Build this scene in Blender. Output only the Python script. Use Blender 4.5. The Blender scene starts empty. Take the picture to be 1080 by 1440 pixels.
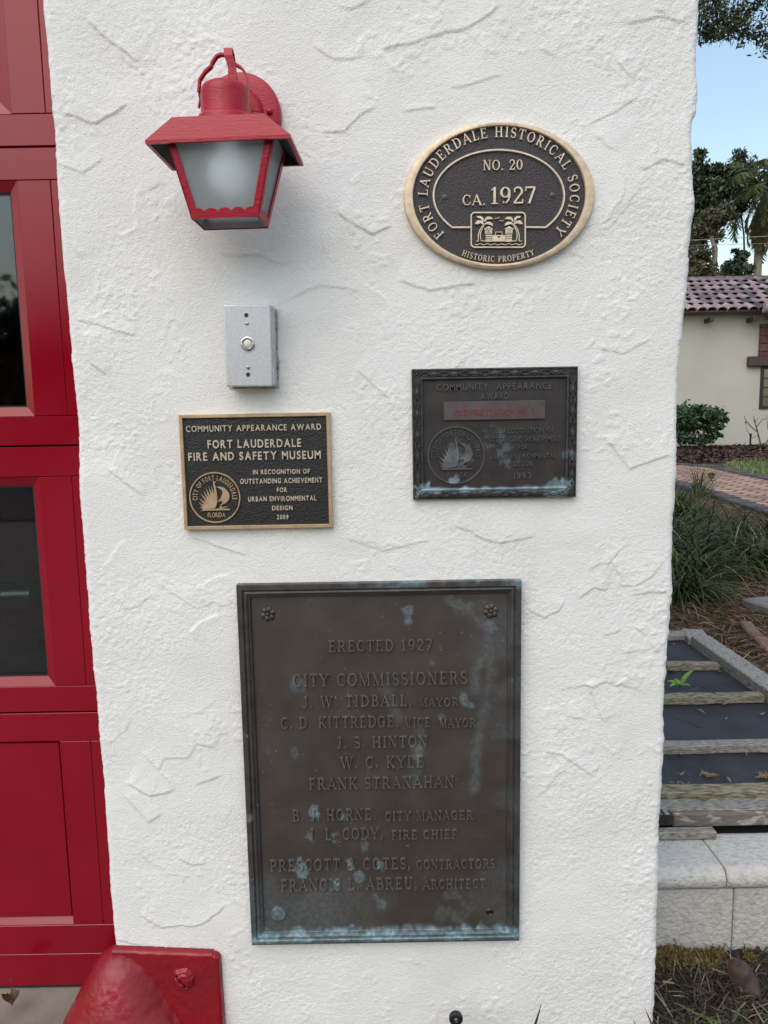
import bpy, bmesh, math, random
import numpy as np
from mathutils import Vector, Matrix
R = math.radians
rnd = random.Random(7)
nrs = np.random.RandomState(11)
scene = bpy.context.scene

# ------------------------------------------------------------------ camera
F = 1000.0
PITCH, ROLL = R(7.0), R(1.0)
CAM = np.array([0, -1.15, 1.13])
_f = np.array([0, math.cos(PITCH), -math.sin(PITCH)])
_r0 = np.array([1., 0, 0]); _u0 = np.cross(_r0, _f)
_r = _r0*math.cos(ROLL) - _u0*math.sin(ROLL)
_u = _u0*math.cos(ROLL) + _r0*math.sin(ROLL)
cam_d = bpy.data.cameras.new('camera')
cam = bpy.data.objects.new('camera', cam_d); scene.collection.objects.link(cam)
cam.matrix_world = Matrix([[_r[0], _u[0], -_f[0], CAM[0]], [_r[1], _u[1], -_f[1], CAM[1]],
                           [_r[2], _u[2], -_f[2], CAM[2]], [0, 0, 0, 1]])
cam_d.sensor_fit = 'VERTICAL'; cam_d.sensor_height = 36; cam_d.lens = 25.0
cam_d.clip_start = .02; cam_d.clip_end = 500
scene.camera = cam

# ------------------------------------------------------------------ light
SUN_EL, SUN_AZ = R(52), R(205)      # azimuth clockwise from +Y: in front of the wall, a little to the left
w = bpy.data.worlds.new('World'); scene.world = w; w.use_nodes = True
nt = w.node_tree; bg = nt.nodes['Background']
sky = nt.nodes.new('ShaderNodeTexSky'); sky.sky_type = 'NISHITA'; sky.sun_disc = False
sky.sun_elevation = SUN_EL; sky.sun_rotation = SUN_AZ; sky.dust_density = 2.0; sky.ozone_density = 1.4; sky.air_density = 1.8
nt.links.new(sky.outputs[0], bg.inputs[0]); bg.inputs[1].default_value = .15
sl = bpy.data.lights.new('sun', 'SUN'); sl.energy = .8; sl.angle = R(70); sl.color = (1, .86, .73)
so = bpy.data.objects.new('sun', sl); scene.collection.objects.link(so)
sd = Vector((math.sin(SUN_AZ)*math.cos(SUN_EL), math.cos(SUN_AZ)*math.cos(SUN_EL), math.sin(SUN_EL)))
so.rotation_euler = sd.to_track_quat('Z', 'Y').to_euler()
scene.view_settings.view_transform = 'Standard'; scene.view_settings.look = 'None'
scene.view_settings.exposure = 0.55; scene.view_settings.gamma = 1

# ------------------------------------------------------------------ helpers
def ray(px, py): return _f + _r*(px-540)/F - _u*(py-720)/F
def aty(px, py, y=0.):
    d = ray(px, py); return CAM + d*((y-CAM[1])/d[1])
def atz(px, py, z):
    d = ray(px, py); return CAM + d*((z-CAM[2])/d[2])
def W(px, py, y=0.):
    p = aty(px, py, y); return (p[0], p[2])
def G(y): return (.08+.024*(y-3) if y > 3 else max(0., .027*y))
def gnd(px, py):
    d = ray(px, py); t = 1.
    while t < 60:
        p = CAM+d*t
        if p[2] < G(p[1]): return p
        t += .02
_tab = np.random.RandomState(3).rand(512, 512)
def vnoise(x, y, seed=0):
    x = np.asarray(x, float)+seed*17.3; y = np.asarray(y, float)+seed*9.7
    xi = np.floor(x).astype(int); yi = np.floor(y).astype(int)
    fx = x-xi; fy = y-yi
    fx = fx*fx*fx*(fx*(fx*6-15)+10); fy = fy*fy*fy*(fy*(fy*6-15)+10)
    a = _tab[xi % 512, yi % 512]; b = _tab[(xi+1) % 512, yi % 512]
    c = _tab[xi % 512, (yi+1) % 512]; d = _tab[(xi+1) % 512, (yi+1) % 512]
    return (a*(1-fx)+b*fx)*(1-fy)+(c*(1-fx)+d*fx)*fy
def fnoise(x, y, sc, seed=0, oct=3):
    v = 0; a = 1; n = 0
    for o in range(oct):
        v = v+a*vnoise(x*sc*2**o, y*sc*2**o, seed+o*3); n += a; a *= .5
    return v/n
def sstep(a, b, x):
    t = np.clip((x-a)/(b-a), 0, 1); return t*t*(3-2*t)

class MB:
    def __init__(s): s.v = []; s.f = []; s.c = []
    def add(s, vs, fs, col=None):
        o = len(s.v); s.v += [tuple(map(float, p)) for p in vs]; s.f += [tuple(i+o for i in f) for f in fs]
        s.c += [col if col is not None else 0.]*len(vs)
    def box(s, x0, x1, y0, y1, z0, z1, col=None, M=None):
        vs = [(x, y, z) for x in (x0, x1) for y in (y0, y1) for z in (z0, z1)]
        if M is not None: vs = [tuple(M @ Vector(p)) for p in vs]
        s.add(vs, [(0, 1, 3, 2), (4, 6, 7, 5), (0, 4, 5, 1), (2, 3, 7, 6), (0, 2, 6, 4), (1, 5, 7, 3)], col)
    def bar(s, p, q, wd, ht, up=(0, 0, 1), col=None):
        p = Vector(p); q = Vector(q); d = (q-p).normalized(); a = d.cross(Vector(up)).normalized(); b = a.cross(d)
        vs = [e+a*wd/2*i+b*ht/2*j for e in (p, q) for i, j in ((-1, -1), (1, -1), (1, 1), (-1, 1))]
        s.add(vs, [(0, 1, 2, 3), (7, 6, 5, 4), (0, 4, 5, 1), (1, 5, 6, 2), (2, 6, 7, 3), (3, 7, 4, 0)], col)
    def tube(s, pts, rad, n=8, col=None, cap=True):
        pts = [Vector(p) for p in pts]; k = len(pts)
        rr = rad if isinstance(rad, (list, tuple)) else [rad]*k
        vs = []; fs = []; prev = None
        for i, p in enumerate(pts):
            d = (pts[min(i+1, k-1)]-pts[max(i-1, 0)])
            d = d.normalized() if d.length > 0 else Vector((0, 0, 1))
            a = d.orthogonal().normalized() if prev is None else (prev-d*prev.dot(d)).normalized()
            prev = a; b = d.cross(a)
            for j in range(n):
                t = 2*math.pi*j/n; vs.append(p+(a*math.cos(t)+b*math.sin(t))*rr[i])
        for i in range(k-1):
            for j in range(n):
                fs.append((i*n+j, i*n+(j+1) % n, (i+1)*n+(j+1) % n, (i+1)*n+j))
        if cap: fs += [tuple(range(n-1, -1, -1)), tuple(range((k-1)*n, k*n))]
        s.add(vs, fs, col)
    def strip(s, pts, wd, th, side=(0, 1, 0)):     # flat strap: width along side, thickness th
        pts = [Vector(p) for p in pts]; sd_ = Vector(side).normalized(); k = len(pts); vs = []; fs = []
        for i, p in enumerate(pts):
            d = (pts[min(i+1, k-1)]-pts[max(i-1, 0)]).normalized(); nrm = d.cross(sd_).normalized()
            for a, b in ((-1, -1), (1, -1), (1, 1), (-1, 1)): vs.append(p+sd_*wd/2*a+nrm*th/2*b)
        for i in range(k-1):
            for j in range(4): fs.append((i*4+j, i*4+(j+1) % 4, i*4+4+(j+1) % 4, i*4+4+j))
        fs += [(3, 2, 1, 0), tuple(range(4*k-4, 4*k))]
        s.add(vs, fs)
    def lathe(s, prof, c, axis='z', n=32, a0=0, a1=2*math.pi):
        full = abs(a1-a0-2*math.pi) < 1e-6; m = n if full else n+1
        vs = []; fs = []
        for r_, h in prof:
            for j in range(m):
                t = a0+(a1-a0)*j/n
                if axis == 'z': vs.append((c[0]+r_*math.cos(t), c[1]+r_*math.sin(t), c[2]+h))
                else: vs.append((c[0]+r_*math.cos(t), c[1]-h, c[2]+r_*math.sin(t)))
        for i in range(len(prof)-1):
            for j in range(n):
                fs.append((i*m+j, i*m+(j+1) % m, (i+1)*m+(j+1) % m, (i+1)*m+j))
        s.add(vs, fs)
    def build(s, name, mat, parent=None, smooth=None, bevel=0, seg=1, loc=None, rot=None, attr=False):
        me = bpy.data.meshes.new(name); me.from_pydata(s.v, [], s.f)
        if attr:
            at = me.attributes.new('tint', 'FLOAT', 'POINT'); at.data.foreach_set('value', np.array(s.c, np.float32))
        bm = bmesh.new(); bm.from_mesh(me)
        bmesh.ops.recalc_face_normals(bm, faces=bm.faces)
        if bevel:
            es = [e for e in bm.edges if len(e.link_faces) == 2 and e.calc_face_angle(0) > R(25)]
            bmesh.ops.bevel(bm, geom=es, offset=bevel, segments=seg, affect='EDGES', profile=.5, clamp_overlap=True)
        bm.to_mesh(me); bm.free()
        if smooth: me.polygons.foreach_set('use_smooth', [True]*len(me.polygons)); 
        if smooth and smooth is not True: me.set_sharp_from_angle(angle=R(smooth))
        return link(name, me, mat, parent, loc, rot)
def link(name, me, mat, parent=None, loc=None, rot=None):
    o = bpy.data.objects.new(name, me); scene.collection.objects.link(o)
    if mat: me.materials.append(mat)
    if parent: o.parent = parent
    if loc is not None: o.location = loc
    if rot is not None: o.rotation_euler = rot
    return o
def grid_mesh(name, V, mat, parent=None, attr=None, smooth=True):      # V: (m,n,3) array
    m, n = V.shape[:2]
    i = (np.arange(m-1)[:, None]*n+np.arange(n-1)[None]).ravel()
    q = np.stack([i, i+1, i+n+1, i+n], 1)
    return quad_mesh(name, V.reshape(-1, 3), q, mat, parent, attr, smooth)
def quad_mesh(name, V, q, mat, parent=None, attr=None, smooth=False):
    me = bpy.data.meshes.new(name); nf = len(q)
    me.vertices.add(len(V)); me.vertices.foreach_set('co', np.ascontiguousarray(V, np.float32).ravel())
    me.loops.add(nf*4); me.loops.foreach_set('vertex_index', np.ascontiguousarray(q, np.int32).ravel())
    me.polygons.add(nf); me.polygons.foreach_set('loop_start', np.arange(nf, dtype=np.int32)*4)
    me.polygons.foreach_set('loop_total', np.full(nf, 4, np.int32))
    me.polygons.foreach_set('use_smooth', np.full(nf, smooth, bool))
    if attr is not None:
        at = me.attributes.new('tint', 'FLOAT', 'POINT'); at.data.foreach_set('value', np.asarray(attr, np.float32).ravel())
    me.update(calc_edges=True); me.validate()
    return link(name, me, mat, parent)
def tag(o, label, cat, group=None):
    o['label'] = label; o['category'] = cat
    if group: o['group'] = group
    return o
def kind(o, k): o['kind'] = k; return o
def thing(name, label, cat, loc=(0, 0, 0), rot=None, group=None):
    o = bpy.data.objects.new(name, None); scene.collection.objects.link(o); o.location = loc
    o.empty_display_size = .05
    if rot: o.rotation_euler = rot
    return tag(o, label, cat, group)
def copy_tree(o, parent=None):
    c = o.copy(); scene.collection.objects.link(c)
    if parent: c.parent = parent
    for ch in list(o.children): copy_tree(ch, c)
    return c

# ------------------------------------------------------------------ materials
def mat(name, col, rough=.6, metal=0., col2=None, nscale=20., stretch=(1, 1, 1), bump=0., bscale=None, bdist=.002,
        spec=.5, attr=None, detail=4, ramp=(.35, .65), coat=0., sub=None, rough2=None):
    m = bpy.data.materials.new(name); m.use_nodes = True; N = m.node_tree; L = N.links
    b = N.nodes['Principled BSDF']
    b.inputs['Base Color'].default_value = (*col, 1); b.inputs['Roughness'].default_value = rough
    b.inputs['Metallic'].default_value = metal; b.inputs['Specular IOR Level'].default_value = spec
    if coat: b.inputs['Coat Weight'].default_value = coat; b.inputs['Coat Roughness'].default_value = .25
    tc = N.nodes.new('ShaderNodeTexCoord'); mp = N.nodes.new('ShaderNodeMapping'); mp.inputs['Scale'].default_value = stretch
    L.new(tc.outputs['Object'], mp.inputs[0])
    out = None
    if col2 is not None:
        n = N.nodes.new('ShaderNodeTexNoise'); n.inputs['Scale'].default_value = nscale; n.inputs['Detail'].default_value = detail
        L.new(mp.outputs[0], n.inputs['Vector'])
        r = N.nodes.new('ShaderNodeMapRange'); r.inputs[1].default_value = ramp[0]; r.inputs[2].default_value = ramp[1]
        L.new(n.outputs[0], r.inputs[0])
        mx = N.nodes.new('ShaderNodeMix'); mx.data_type = 'RGBA'; L.new(r.outputs[0], mx.inputs[0])
        mx.inputs[6].default_value = (*col, 1); mx.inputs[7].default_value = (*col2, 1); out = mx.outputs[2]
        if rough2 is not None:
            rr = N.nodes.new('ShaderNodeMapRange'); rr.inputs[3].default_value = rough; rr.inputs[4].default_value = rough2
            L.new(r.outputs[0], rr.inputs[0]); L.new(rr.outputs[0], b.inputs['Roughness'])
    if attr is not None:       # list of (pos, colour) driven by the mesh's own tint attribute
        a = N.nodes.new('ShaderNodeAttribute'); a.attribute_name = 'tint'
        cr = N.nodes.new('ShaderNodeValToRGB'); L.new(a.outputs['Fac'], cr.inputs[0])
        e = cr.color_ramp.elements
        while len(e) < len(attr): e.new(.5)
        for k, (p, c) in enumerate(attr): e[k].position = p; e[k].color = (*c, 1)
        if out is not None:
            m2 = N.nodes.new('ShaderNodeMix'); m2.data_type = 'RGBA'; m2.blend_type = 'MULTIPLY'; m2.inputs[0].default_value = 1
            L.new(cr.outputs[0], m2.inputs[6]); L.new(out, m2.inputs[7]); out = m2.outputs[2]
        else: out = cr.outputs[0]
    if out is not None: L.new(out, b.inputs['Base Color'])
    if bump:
        n = N.nodes.new('ShaderNodeTexNoise'); n.inputs['Scale'].default_value = bscale or nscale; n.inputs['Detail'].default_value = 5
        L.new(mp.outputs[0], n.inputs['Vector'])
        bp = N.nodes.new('ShaderNodeBump'); bp.inputs['Strength'].default_value = bump; bp.inputs['Distance'].default_value = bdist
        L.new(n.outputs[0], bp.inputs['Height']); L.new(bp.outputs[0], b.inputs['Normal'])
    if sub:
        b.inputs['Transmission Weight'].default_value = 0
    m['bsdf'] = 1
    return m
def stainmat(name, base, base2, stain, rough, metal, nscale=60, bump=.3, bscale=900, bdist=.0006, stain2=None, ns2=140):
    m = mat(name, base, rough, metal, base2, nscale, bump=bump, bscale=bscale, bdist=bdist)
    N = m.node_tree; L = N.links; b = N.nodes['Principled BSDF']
    src = b.inputs['Base Color'].links[0].from_socket
    a = N.nodes.new('ShaderNodeAttribute'); a.attribute_name = 'tint'
    sc = N.nodes.new('ShaderNodeMix'); sc.data_type = 'RGBA'; sc.inputs[6].default_value = (*stain, 1); sc.inputs[7].default_value = (*(stain2 or stain), 1)
    n = N.nodes.new('ShaderNodeTexNoise'); n.inputs['Scale'].default_value = ns2; n.inputs['Detail'].default_value = 6
    tc = [x for x in N.nodes if x.type == 'TEX_COORD'][0]; L.new(tc.outputs['Object'], n.inputs['Vector'])
    r = N.nodes.new('ShaderNodeMapRange'); r.inputs[1].default_value = .4; r.inputs[2].default_value = .62
    L.new(n.outputs[0], r.inputs[0]); L.new(r.outputs[0], sc.inputs[0])
    mx = N.nodes.new('ShaderNodeMix'); mx.data_type = 'RGBA'; L.new(a.outputs['Fac'], mx.inputs[0]); L.new(src, mx.inputs[6]); L.new(sc.outputs[2], mx.inputs[7])
    L.new(mx.outputs[2], b.inputs['Base Color'])
    inv = N.nodes.new('ShaderNodeMath'); inv.operation = 'MULTIPLY_ADD'; inv.inputs[1].default_value = -metal; inv.inputs[2].default_value = metal
    L.new(a.outputs['Fac'], inv.inputs[0]); L.new(inv.outputs[0], b.inputs['Metallic'])
    return m
M = {}
M['stucco'] = mat('white_stucco', (.79, .785, .77), .75, 0, (.72, .71, .685), 6, ramp=(.42, .78), detail=8, bump=.7, bscale=380, bdist=.0019, spec=.3)
M['plainstucco'] = mat('white_stucco_plain', (.78, .775, .76), .8, 0, (.73, .725, .71), 9, bump=.6, bscale=120, bdist=.003, spec=.3)
M['door'] = mat('door_red', (.218, .001, .0105), .13, 0, (.245, .0018, .0135), 5, bump=.05, bscale=220, bdist=.0003, spec=.42, rough2=.25)
M['guard'] = mat('guard_red', (.26, .004, .012), .24, 0, (.20, .004, .011), 16, bump=.55, bscale=60, bdist=.0035, rough2=.48)
M['lampred'] = mat('lamp_red', (.365, .005, .023), .34, 0, (.325, .0045, .020), 40, stretch=(1, 1, 4), spec=.35, bump=.5, bscale=90, bdist=.0012)
M['black'] = mat('black_plastic', (.012, .012, .013), .35)
M['rubber'] = mat('black_rubber', (.015, .015, .016), .7)
M['dark'] = mat('dark_interior', (.012, .012, .013), .9)
M['bronze_gold'] = mat('bronze_gold', (.60, .44, .27), .40, .5, (.48, .34, .20), 60, bump=.3, bscale=500, bdist=.0006)
M['rim_gold'] = mat('rim_gold', (.72, .575, .41), .45, .25, (.56, .44, .30), 90, bump=.4, bscale=500, bdist=.0008)
M['bronze_pale'] = mat('bronze_pale', (.74, .63, .49), .45, .25, (.60, .50, .38), 80, bump=.3, bscale=500, bdist=.0006)
M['bronze_letter'] = mat('bronze_letter', (.62, .54, .43), .45, .25, (.48, .41, .32), 200, bump=.2, bscale=700, bdist=.0005)
M['oval_field'] = mat('oval_field', (.024, .019, .021), .5, .05, (.042, .034, .037), 300, bump=.9, bscale=420, bdist=.0016)
M['award_field'] = mat('award_field', (.008, .008, .009), .4, 0, (.014, .013, .012), 300, bump=.9, bscale=380, bdist=.0016)
M['screw'] = mat('dark_screw', (.10, .085, .07), .45, .6)
M['alu'] = mat('brushed_aluminium', (.62, .62, .64), .36, .45, (.54, .54, .56), 240, bump=.1, bscale=800, bdist=.0004)
M['boxpaint'] = mat('box_paint', (.60, .60, .61), .5, .1, (.42, .42, .43), 60, bump=.3, bscale=150, bdist=.001)
M['nickel'] = mat('nickel', (.62, .60, .56), .25, .9)
M['button'] = mat('button_white', (.68, .68, .62), .35)
M['glass'] = None

# ------------------------------------------------------------------ lettering: a stroke serif alphabet and the built-in sans
T_, t_ = .165, .08
def _arc(cx, cy, rx, ry, a0, a1, w0=None, w1=None, n=16):
    ps = []; ws = []
    for i in range(n+1):
        a = R(a0+(a1-a0)*i/n); ps.append((cx+rx*math.cos(a), cy+ry*math.sin(a)))
        k = abs(math.cos(a))**1.3
        ws.append((t_+(T_-t_)*k) if w0 is None else w0+(w1-w0)*i/n)
    return (ps, ws)
def _l(x0, y0, x1, y1, w_): return ([(x0, y0), (x1, y1)], [w_, w_])
def _s(x, y, hw=.15): return ([(x-hw, .035 if y == 0 else .965), (x+hw, .035 if y == 0 else .965)], [.07, .07])
def _sv(x, y, h=.2): return ([(x, y-h/2), (x, y+h/2)], [.07, .07])
def _st(x, w_=T_): return _l(x, 0, x, 1, w_)
SER = {
 'A': (.90, [_l(.10, 0, .45, 1, t_), _l(.42, 1, .80, 0, T_), _l(.22, .34, .66, .34, t_), _s(.10, 0, .12), _s(.80, 0, .13)]),
 'B': (.76, [_st(.2), _s(.12, 0, .1), _s(.12, 1, .1), _l(.12, .96, .40, .96, t_), _l(.2, .53, .42, .53, t_), _l(.12, .04, .42, .04, t_), _arc(.38, .745, .2, .215, -90, 90), _arc(.40, .285, .25, .245, -90, 90)]),
 'C': (.82, [_arc(.44, .5, .33, .46, 50, 310), _sv(.70, .80, .26), _sv(.70, .22, .2)]),
 'D': (.88, [_st(.2), _s(.12, 0, .1), _s(.12, 1, .1), _l(.12, .96, .40, .96, t_), _l(.12, .04, .40, .04, t_), _arc(.38, .5, .38, .46, -90, 90)]),
 'E': (.76, [_st(.2), _s(.12, 0, .1), _s(.12, 1, .1), _l(.12, .96, .64, .96, t_), _l(.12, .04, .68, .04, t_), _l(.2, .52, .50, .52, t_), _sv(.64, .87, .22), _sv(.68, .13, .24), _sv(.50, .52, .2)]),
 'F': (.70, [_st(.2), _s(.2, 0, .16), _s(.12, 1, .1), _l(.12, .96, .62, .96, t_), _l(.2, .51, .48, .51, t_), _sv(.62, .87, .22), _sv(.48, .51, .2)]),
 'G': (.88, [_arc(.44, .5, .33, .46, 50, 318), _sv(.70, .80, .26), _l(.70, .04, .70, .44, T_), ([(.52, .43), (.82, .43)], [.07, .07])]),
 'H': (.92, [_st(.2), _st(.72), _s(.2, 0), _s(.2, 1), _s(.72, 0), _s(.72, 1), _l(.2, .51, .72, .51, t_)]),
 'I': (.42, [_st(.21), _s(.21, 0), _s(.21, 1)]),
 'J': (.56, [_l(.34, .25, .34, 1, T_), _s(.34, 1), _arc(.19, .22, .16, .18, 0, -150, T_, .09, 10)]),
 'K': (.88, [_st(.2), _s(.2, 0), _s(.2, 1), _l(.24, .42, .68, .97, t_), _l(.38, .58, .74, 0, T_), _s(.68, 1, .13), _s(.74, 0, .14)]),
 'L': (.70, [_st(.2), _s(.2, 1), _s(.12, 0, .1), _l(.12, .04, .62, .04, t_), _sv(.63, .14, .26)]),
 'M': (1.08, [_l(.18, 0, .18, 1, t_), _l(.18, 1, .53, .05, T_), _l(.53, .05, .86, 1, t_), _st(.88), _s(.18, 0, .12), _s(.88, 0), _s(.12, 1, .1), _s(.92, 1, .12)]),
 'N': (.92, [_l(.17, 0, .17, 1, t_), _l(.17, 1, .73, .02, T_), _l(.75, 0, .75, 1, t_), _s(.17, 0, .13), _s(.10, 1, .1), _s(.75, 1, .13)]),
 'O': (.90, [_arc(.45, .5, .34, .46, 0, 360, n=30)]),
 'P': (.74, [_st(.2), _s(.2, 0, .16), _s(.12, 1, .1), _l(.12, .96, .40, .96, t_), _l(.2, .45, .40, .45, t_), _arc(.40, .705, .22, .255, -90, 90)]),
 'R': (.86, [_st(.2), _s(.2, 0), _s(.12, 1, .1), _l(.12, .96, .40, .96, t_), _l(.2, .48, .40, .48, t_), _arc(.40, .72, .21, .24, -90, 90), _l(.42, .48, .72, 0, T_), _s(.75, 0, .1)]),
 'S': (.66, [_arc(.33, .735, .21, .225, 40, 200, .09, .13), _arc(.33, .735, .21, .225, 200, 275, .14, .16, 8), _arc(.33, .265, .23, .235, 92, -20, .16, .14, 10), _arc(.33, .265, .23, .235, -20, -145, .13, .09), _sv(.52, .84, .2), _sv(.12, .16, .2)]),
 'T': (.78, [_st(.39), _s(.39, 0, .17), _l(.06, .96, .72, .96, t_), _sv(.07, .86, .25), _sv(.71, .86, .25)]),
 'U': (.90, [_l(.2, .3, .2, 1, T_), _arc(.45, .31, .25, .27, 180, 360, T_, t_), _l(.71, .3, .71, 1, t_), _s(.2, 1), _s(.71, 1, .13)]),
 'V': (.88, [_l(.12, 1, .45, 0, T_), _l(.45, 0, .76, 1, t_), _s(.13, 1, .14), _s(.76, 1, .12)]),
 'W': (1.22, [_l(.12, 1, .38, 0, T_), _l(.38, 0, .62, 1, t_), _l(.60, 1, .85, 0, T_), _l(.85, 0, 1.1, 1, t_), _s(.13, 1, .14), _s(.61, 1, .12), _s(1.1, 1, .12)]),
 'Y': (.86, [_l(.10, 1, .43, .45, T_), _l(.76, 1, .43, .45, t_), _l(.43, 0, .43, .47, T_), _s(.12, 1, .13), _s(.76, 1, .12), _s(.43, 0, .17)]),
 '&': (.95, [_arc(.40, .78, .17, .18, -60, 240, n=18), _l(.27, .70, .80, .03, T_), _arc(.36, .26, .25, .24, 100, 330), _l(.55, .12, .80, .50, t_), _s(.82, 0, .09)]),
 '.': (.32, [_l(.15, 0, .15, .15, .15)]), ',': (.32, [_l(.16, 0, .16, .15, .15), _l(.18, .05, .11, -.16, .07)]),
 '0': (.74, [_arc(.37, .5, .25, .46, 0, 360, n=26)]),
 '1': (.56, [_st(.30), _s(.30, 0, .19), _l(.30, .95, .12, .80, t_)]),
 '2': (.72, [_arc(.35, .72, .23, .24, 165, -35, .10, .15), _l(.53, .60, .14, .08, .11), _l(.10, .055, .62, .055, .11), _sv(.62, .14, .22), _l(.12, .72, .2, .72, .13)]),
 '7': (.68, [_l(.08, .945, .62, .945, .11), _l(.60, .95, .28, 0, .14), _sv(.09, .86, .26)]),
 '9': (.74, [_arc(.36, .68, .23, .28, 0, 360, n=22), _arc(.28, .55, .32, .51, 15, -75, .15, .09), _l(.22, .1, .3, .1, .13)]),
 ' ': (.42, []),
}
_k = [0]
def ribbon(mb, ps, ws, xf, h, bev=.25, col=0.):
    """raised stroke; ps/ws in glyph units, xf -> (x, z); front face towards -y at height h"""
    _k[0] += 1; h = h+(_k[0] % 17)*1.2e-5
    P = [Vector((*p, 0)) for p in ps]; n = len(P); closed = (P[0]-P[-1]).length < 1e-5 and n > 3
    vs = []; fs = []
    for i in range(n):
        if closed: d = P[(i+1) % (n-1)]-P[(i-1) % (n-1)]
        else: d = P[min(i+1, n-1)]-P[max(i-1, 0)]
        d.normalize(); nn = Vector((-d.y, d.x, 0)); hw = ws[i]/2
        e = d*(bev*hw*(1 if i == n-1 else -1)) if (i in (0, n-1) and not closed) else Vector((0, 0, 0))
        for sgn, hh, ex in ((-1, 0, 1), (-1+bev, h, -.3), (1-bev, h, -.3), (1, 0, 1)):
            q = P[i]+nn*hw*sgn+e*(0 if ex == 1 else ex); x, z = xf(q.x, q.y); vs.append((x, -hh, z))
    for i in range(n-1):
        for j in range(3): fs.append((i*4+j, i*4+j+1, i*4+5+j, i*4+4+j))
    if not closed: fs += [(0, 1, 2, 3), (4*n-1, 4*n-2, 4*n-3, 4*n-4)]
    mb.add(vs, fs, col)
def poly(mb, ps, xf, h, col=0.):
    _k[0] += 1; h = h+(_k[0] % 17)*1.2e-5
    n = len(ps); c = [xf(*p) for p in ps]
    vs = [(x, 0, z) for x, z in c]+[(x, -h, z) for x, z in c]
    mb.add(vs, [tuple(range(n, 2*n))]+[(i, (i+1) % n, n+(i+1) % n, n+i) for i in range(n)], col)
_bf = {}
def bglyph(ch, weight):
    key = (ch, weight)
    if key in _bf: return _bf[key]
    def conv(s):
        cu = bpy.data.curves.new('glyph', 'FONT'); cu.body = s; cu.resolution_u = 4; cu.offset = weight
        cu.extrude = .02; cu.bevel_depth = .008; cu.bevel_resolution = 0
        ob = bpy.data.objects.new('glyph', cu); scene.collection.objects.link(ob)
        dg = bpy.context.evaluated_depsgraph_get(); me = bpy.data.meshes.new_from_object(ob.evaluated_get(dg))
        vs = [tuple(v.co) for v in me.vertices]; fs = [tuple(p.vertices) for p in me.polygons]
        bpy.data.objects.remove(ob); bpy.data.curves.remove(cu); bpy.data.meshes.remove(me)
        return vs, fs
    if ch == ' ': r_ = ([], [], .36)
    else:
        vs, fs = conv(ch); x0 = min(v[0] for v in vs); x1 = max(v[0] for v in vs)
        r_ = ([(v[0]-x0+.05, v[1], v[2]) for v in vs], fs, x1-x0+.10)
    _bf[key] = r_; return r_
BCAP = [None]
def glyph(mb, ch, font, xf, h, weight, col=0.):
    if font == 'serif':
        for ps, ws in SER[ch][1]: ribbon(mb, ps, ws, xf, h, col=col)
    else:
        vs, fs, adv = bglyph(ch, weight)
        if not vs: return
        _k[0] += 1; e = (_k[0] % 7)*1e-5
        out = []
        for x, y, z in vs:
            X, Z = xf(x/BCAP[0], y/BCAP[0]); out.append((X, -(h+e)*(1.0 if z > .021 else (.75 if z > 0 else 0)), Z))
        mb.add(out, fs, col)
def adv(ch, font, weight):
    if font == 'serif': return SER[ch][0]
    if BCAP[0] is None: BCAP[0] = max(v[1] for v in bglyph('H', 0)[0])
    return bglyph(ch, weight)[2]/BCAP[0]
def text(mb, s, font, cx, cz, cap, width, h, weight=.0, track=.0, col=0.):
    """one line centred on cx, cap-height middle on cz, fitted to width"""
    ad = [adv(c, font, weight)+track for c in s]; tot = sum(ad); sx = width/tot; x = cx-width/2
    for c, a in zip(s, ad):
        glyph(mb, c, font, (lambda u, v, x=x: (x+u*sx, cz-cap/2+v*cap)), h, weight, col); x += a*sx
def text_arc(mb, s, font, c, rx, ry, a0, a1, cap, h, weight=0., track=0., inward=1, sx=None, col=0.):
    """baseline runs along an ellipse from angle a0 to a1 (degrees)"""
    n = 400; A = np.radians(np.linspace(a0, a1, n+1)); X = c[0]+rx*np.cos(A); Z = c[1]+ry*np.sin(A)
    Ls = np.concatenate([[0], np.cumsum(np.hypot(np.diff(X), np.diff(Z)))])
    ad = [adv(q, font, weight)+track for q in s]; k = Ls[-1]/sum(ad); pos = 0
    for q, a in zip(s, ad):
        L = (pos+a/2)*k; pos += a; x = np.interp(L, Ls, X); z = np.interp(L, Ls, Z)
        x2 = np.interp(L+1e-4, Ls, X); z2 = np.interp(L+1e-4, Ls, Z); d = np.array([x2-x, z2-z])
        if np.hypot(*d) < 1e-9: d = np.array([x-np.interp(L-1e-4, Ls, X), z-np.interp(L-1e-4, Ls, Z)])
        d /= np.hypot(*d); nn = np.array([-d[1], d[0]])
        w0 = (a-track)
        glyph(mb, q, font, (lambda u, v, x=x, z=z, d=d, nn=nn, w0=w0: (x+d[0]*(u-w0/2)*k+nn[0]*v*cap, z+d[1]*(u-w0/2)*k+nn[1]*v*cap)), h, weight, col)

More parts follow.
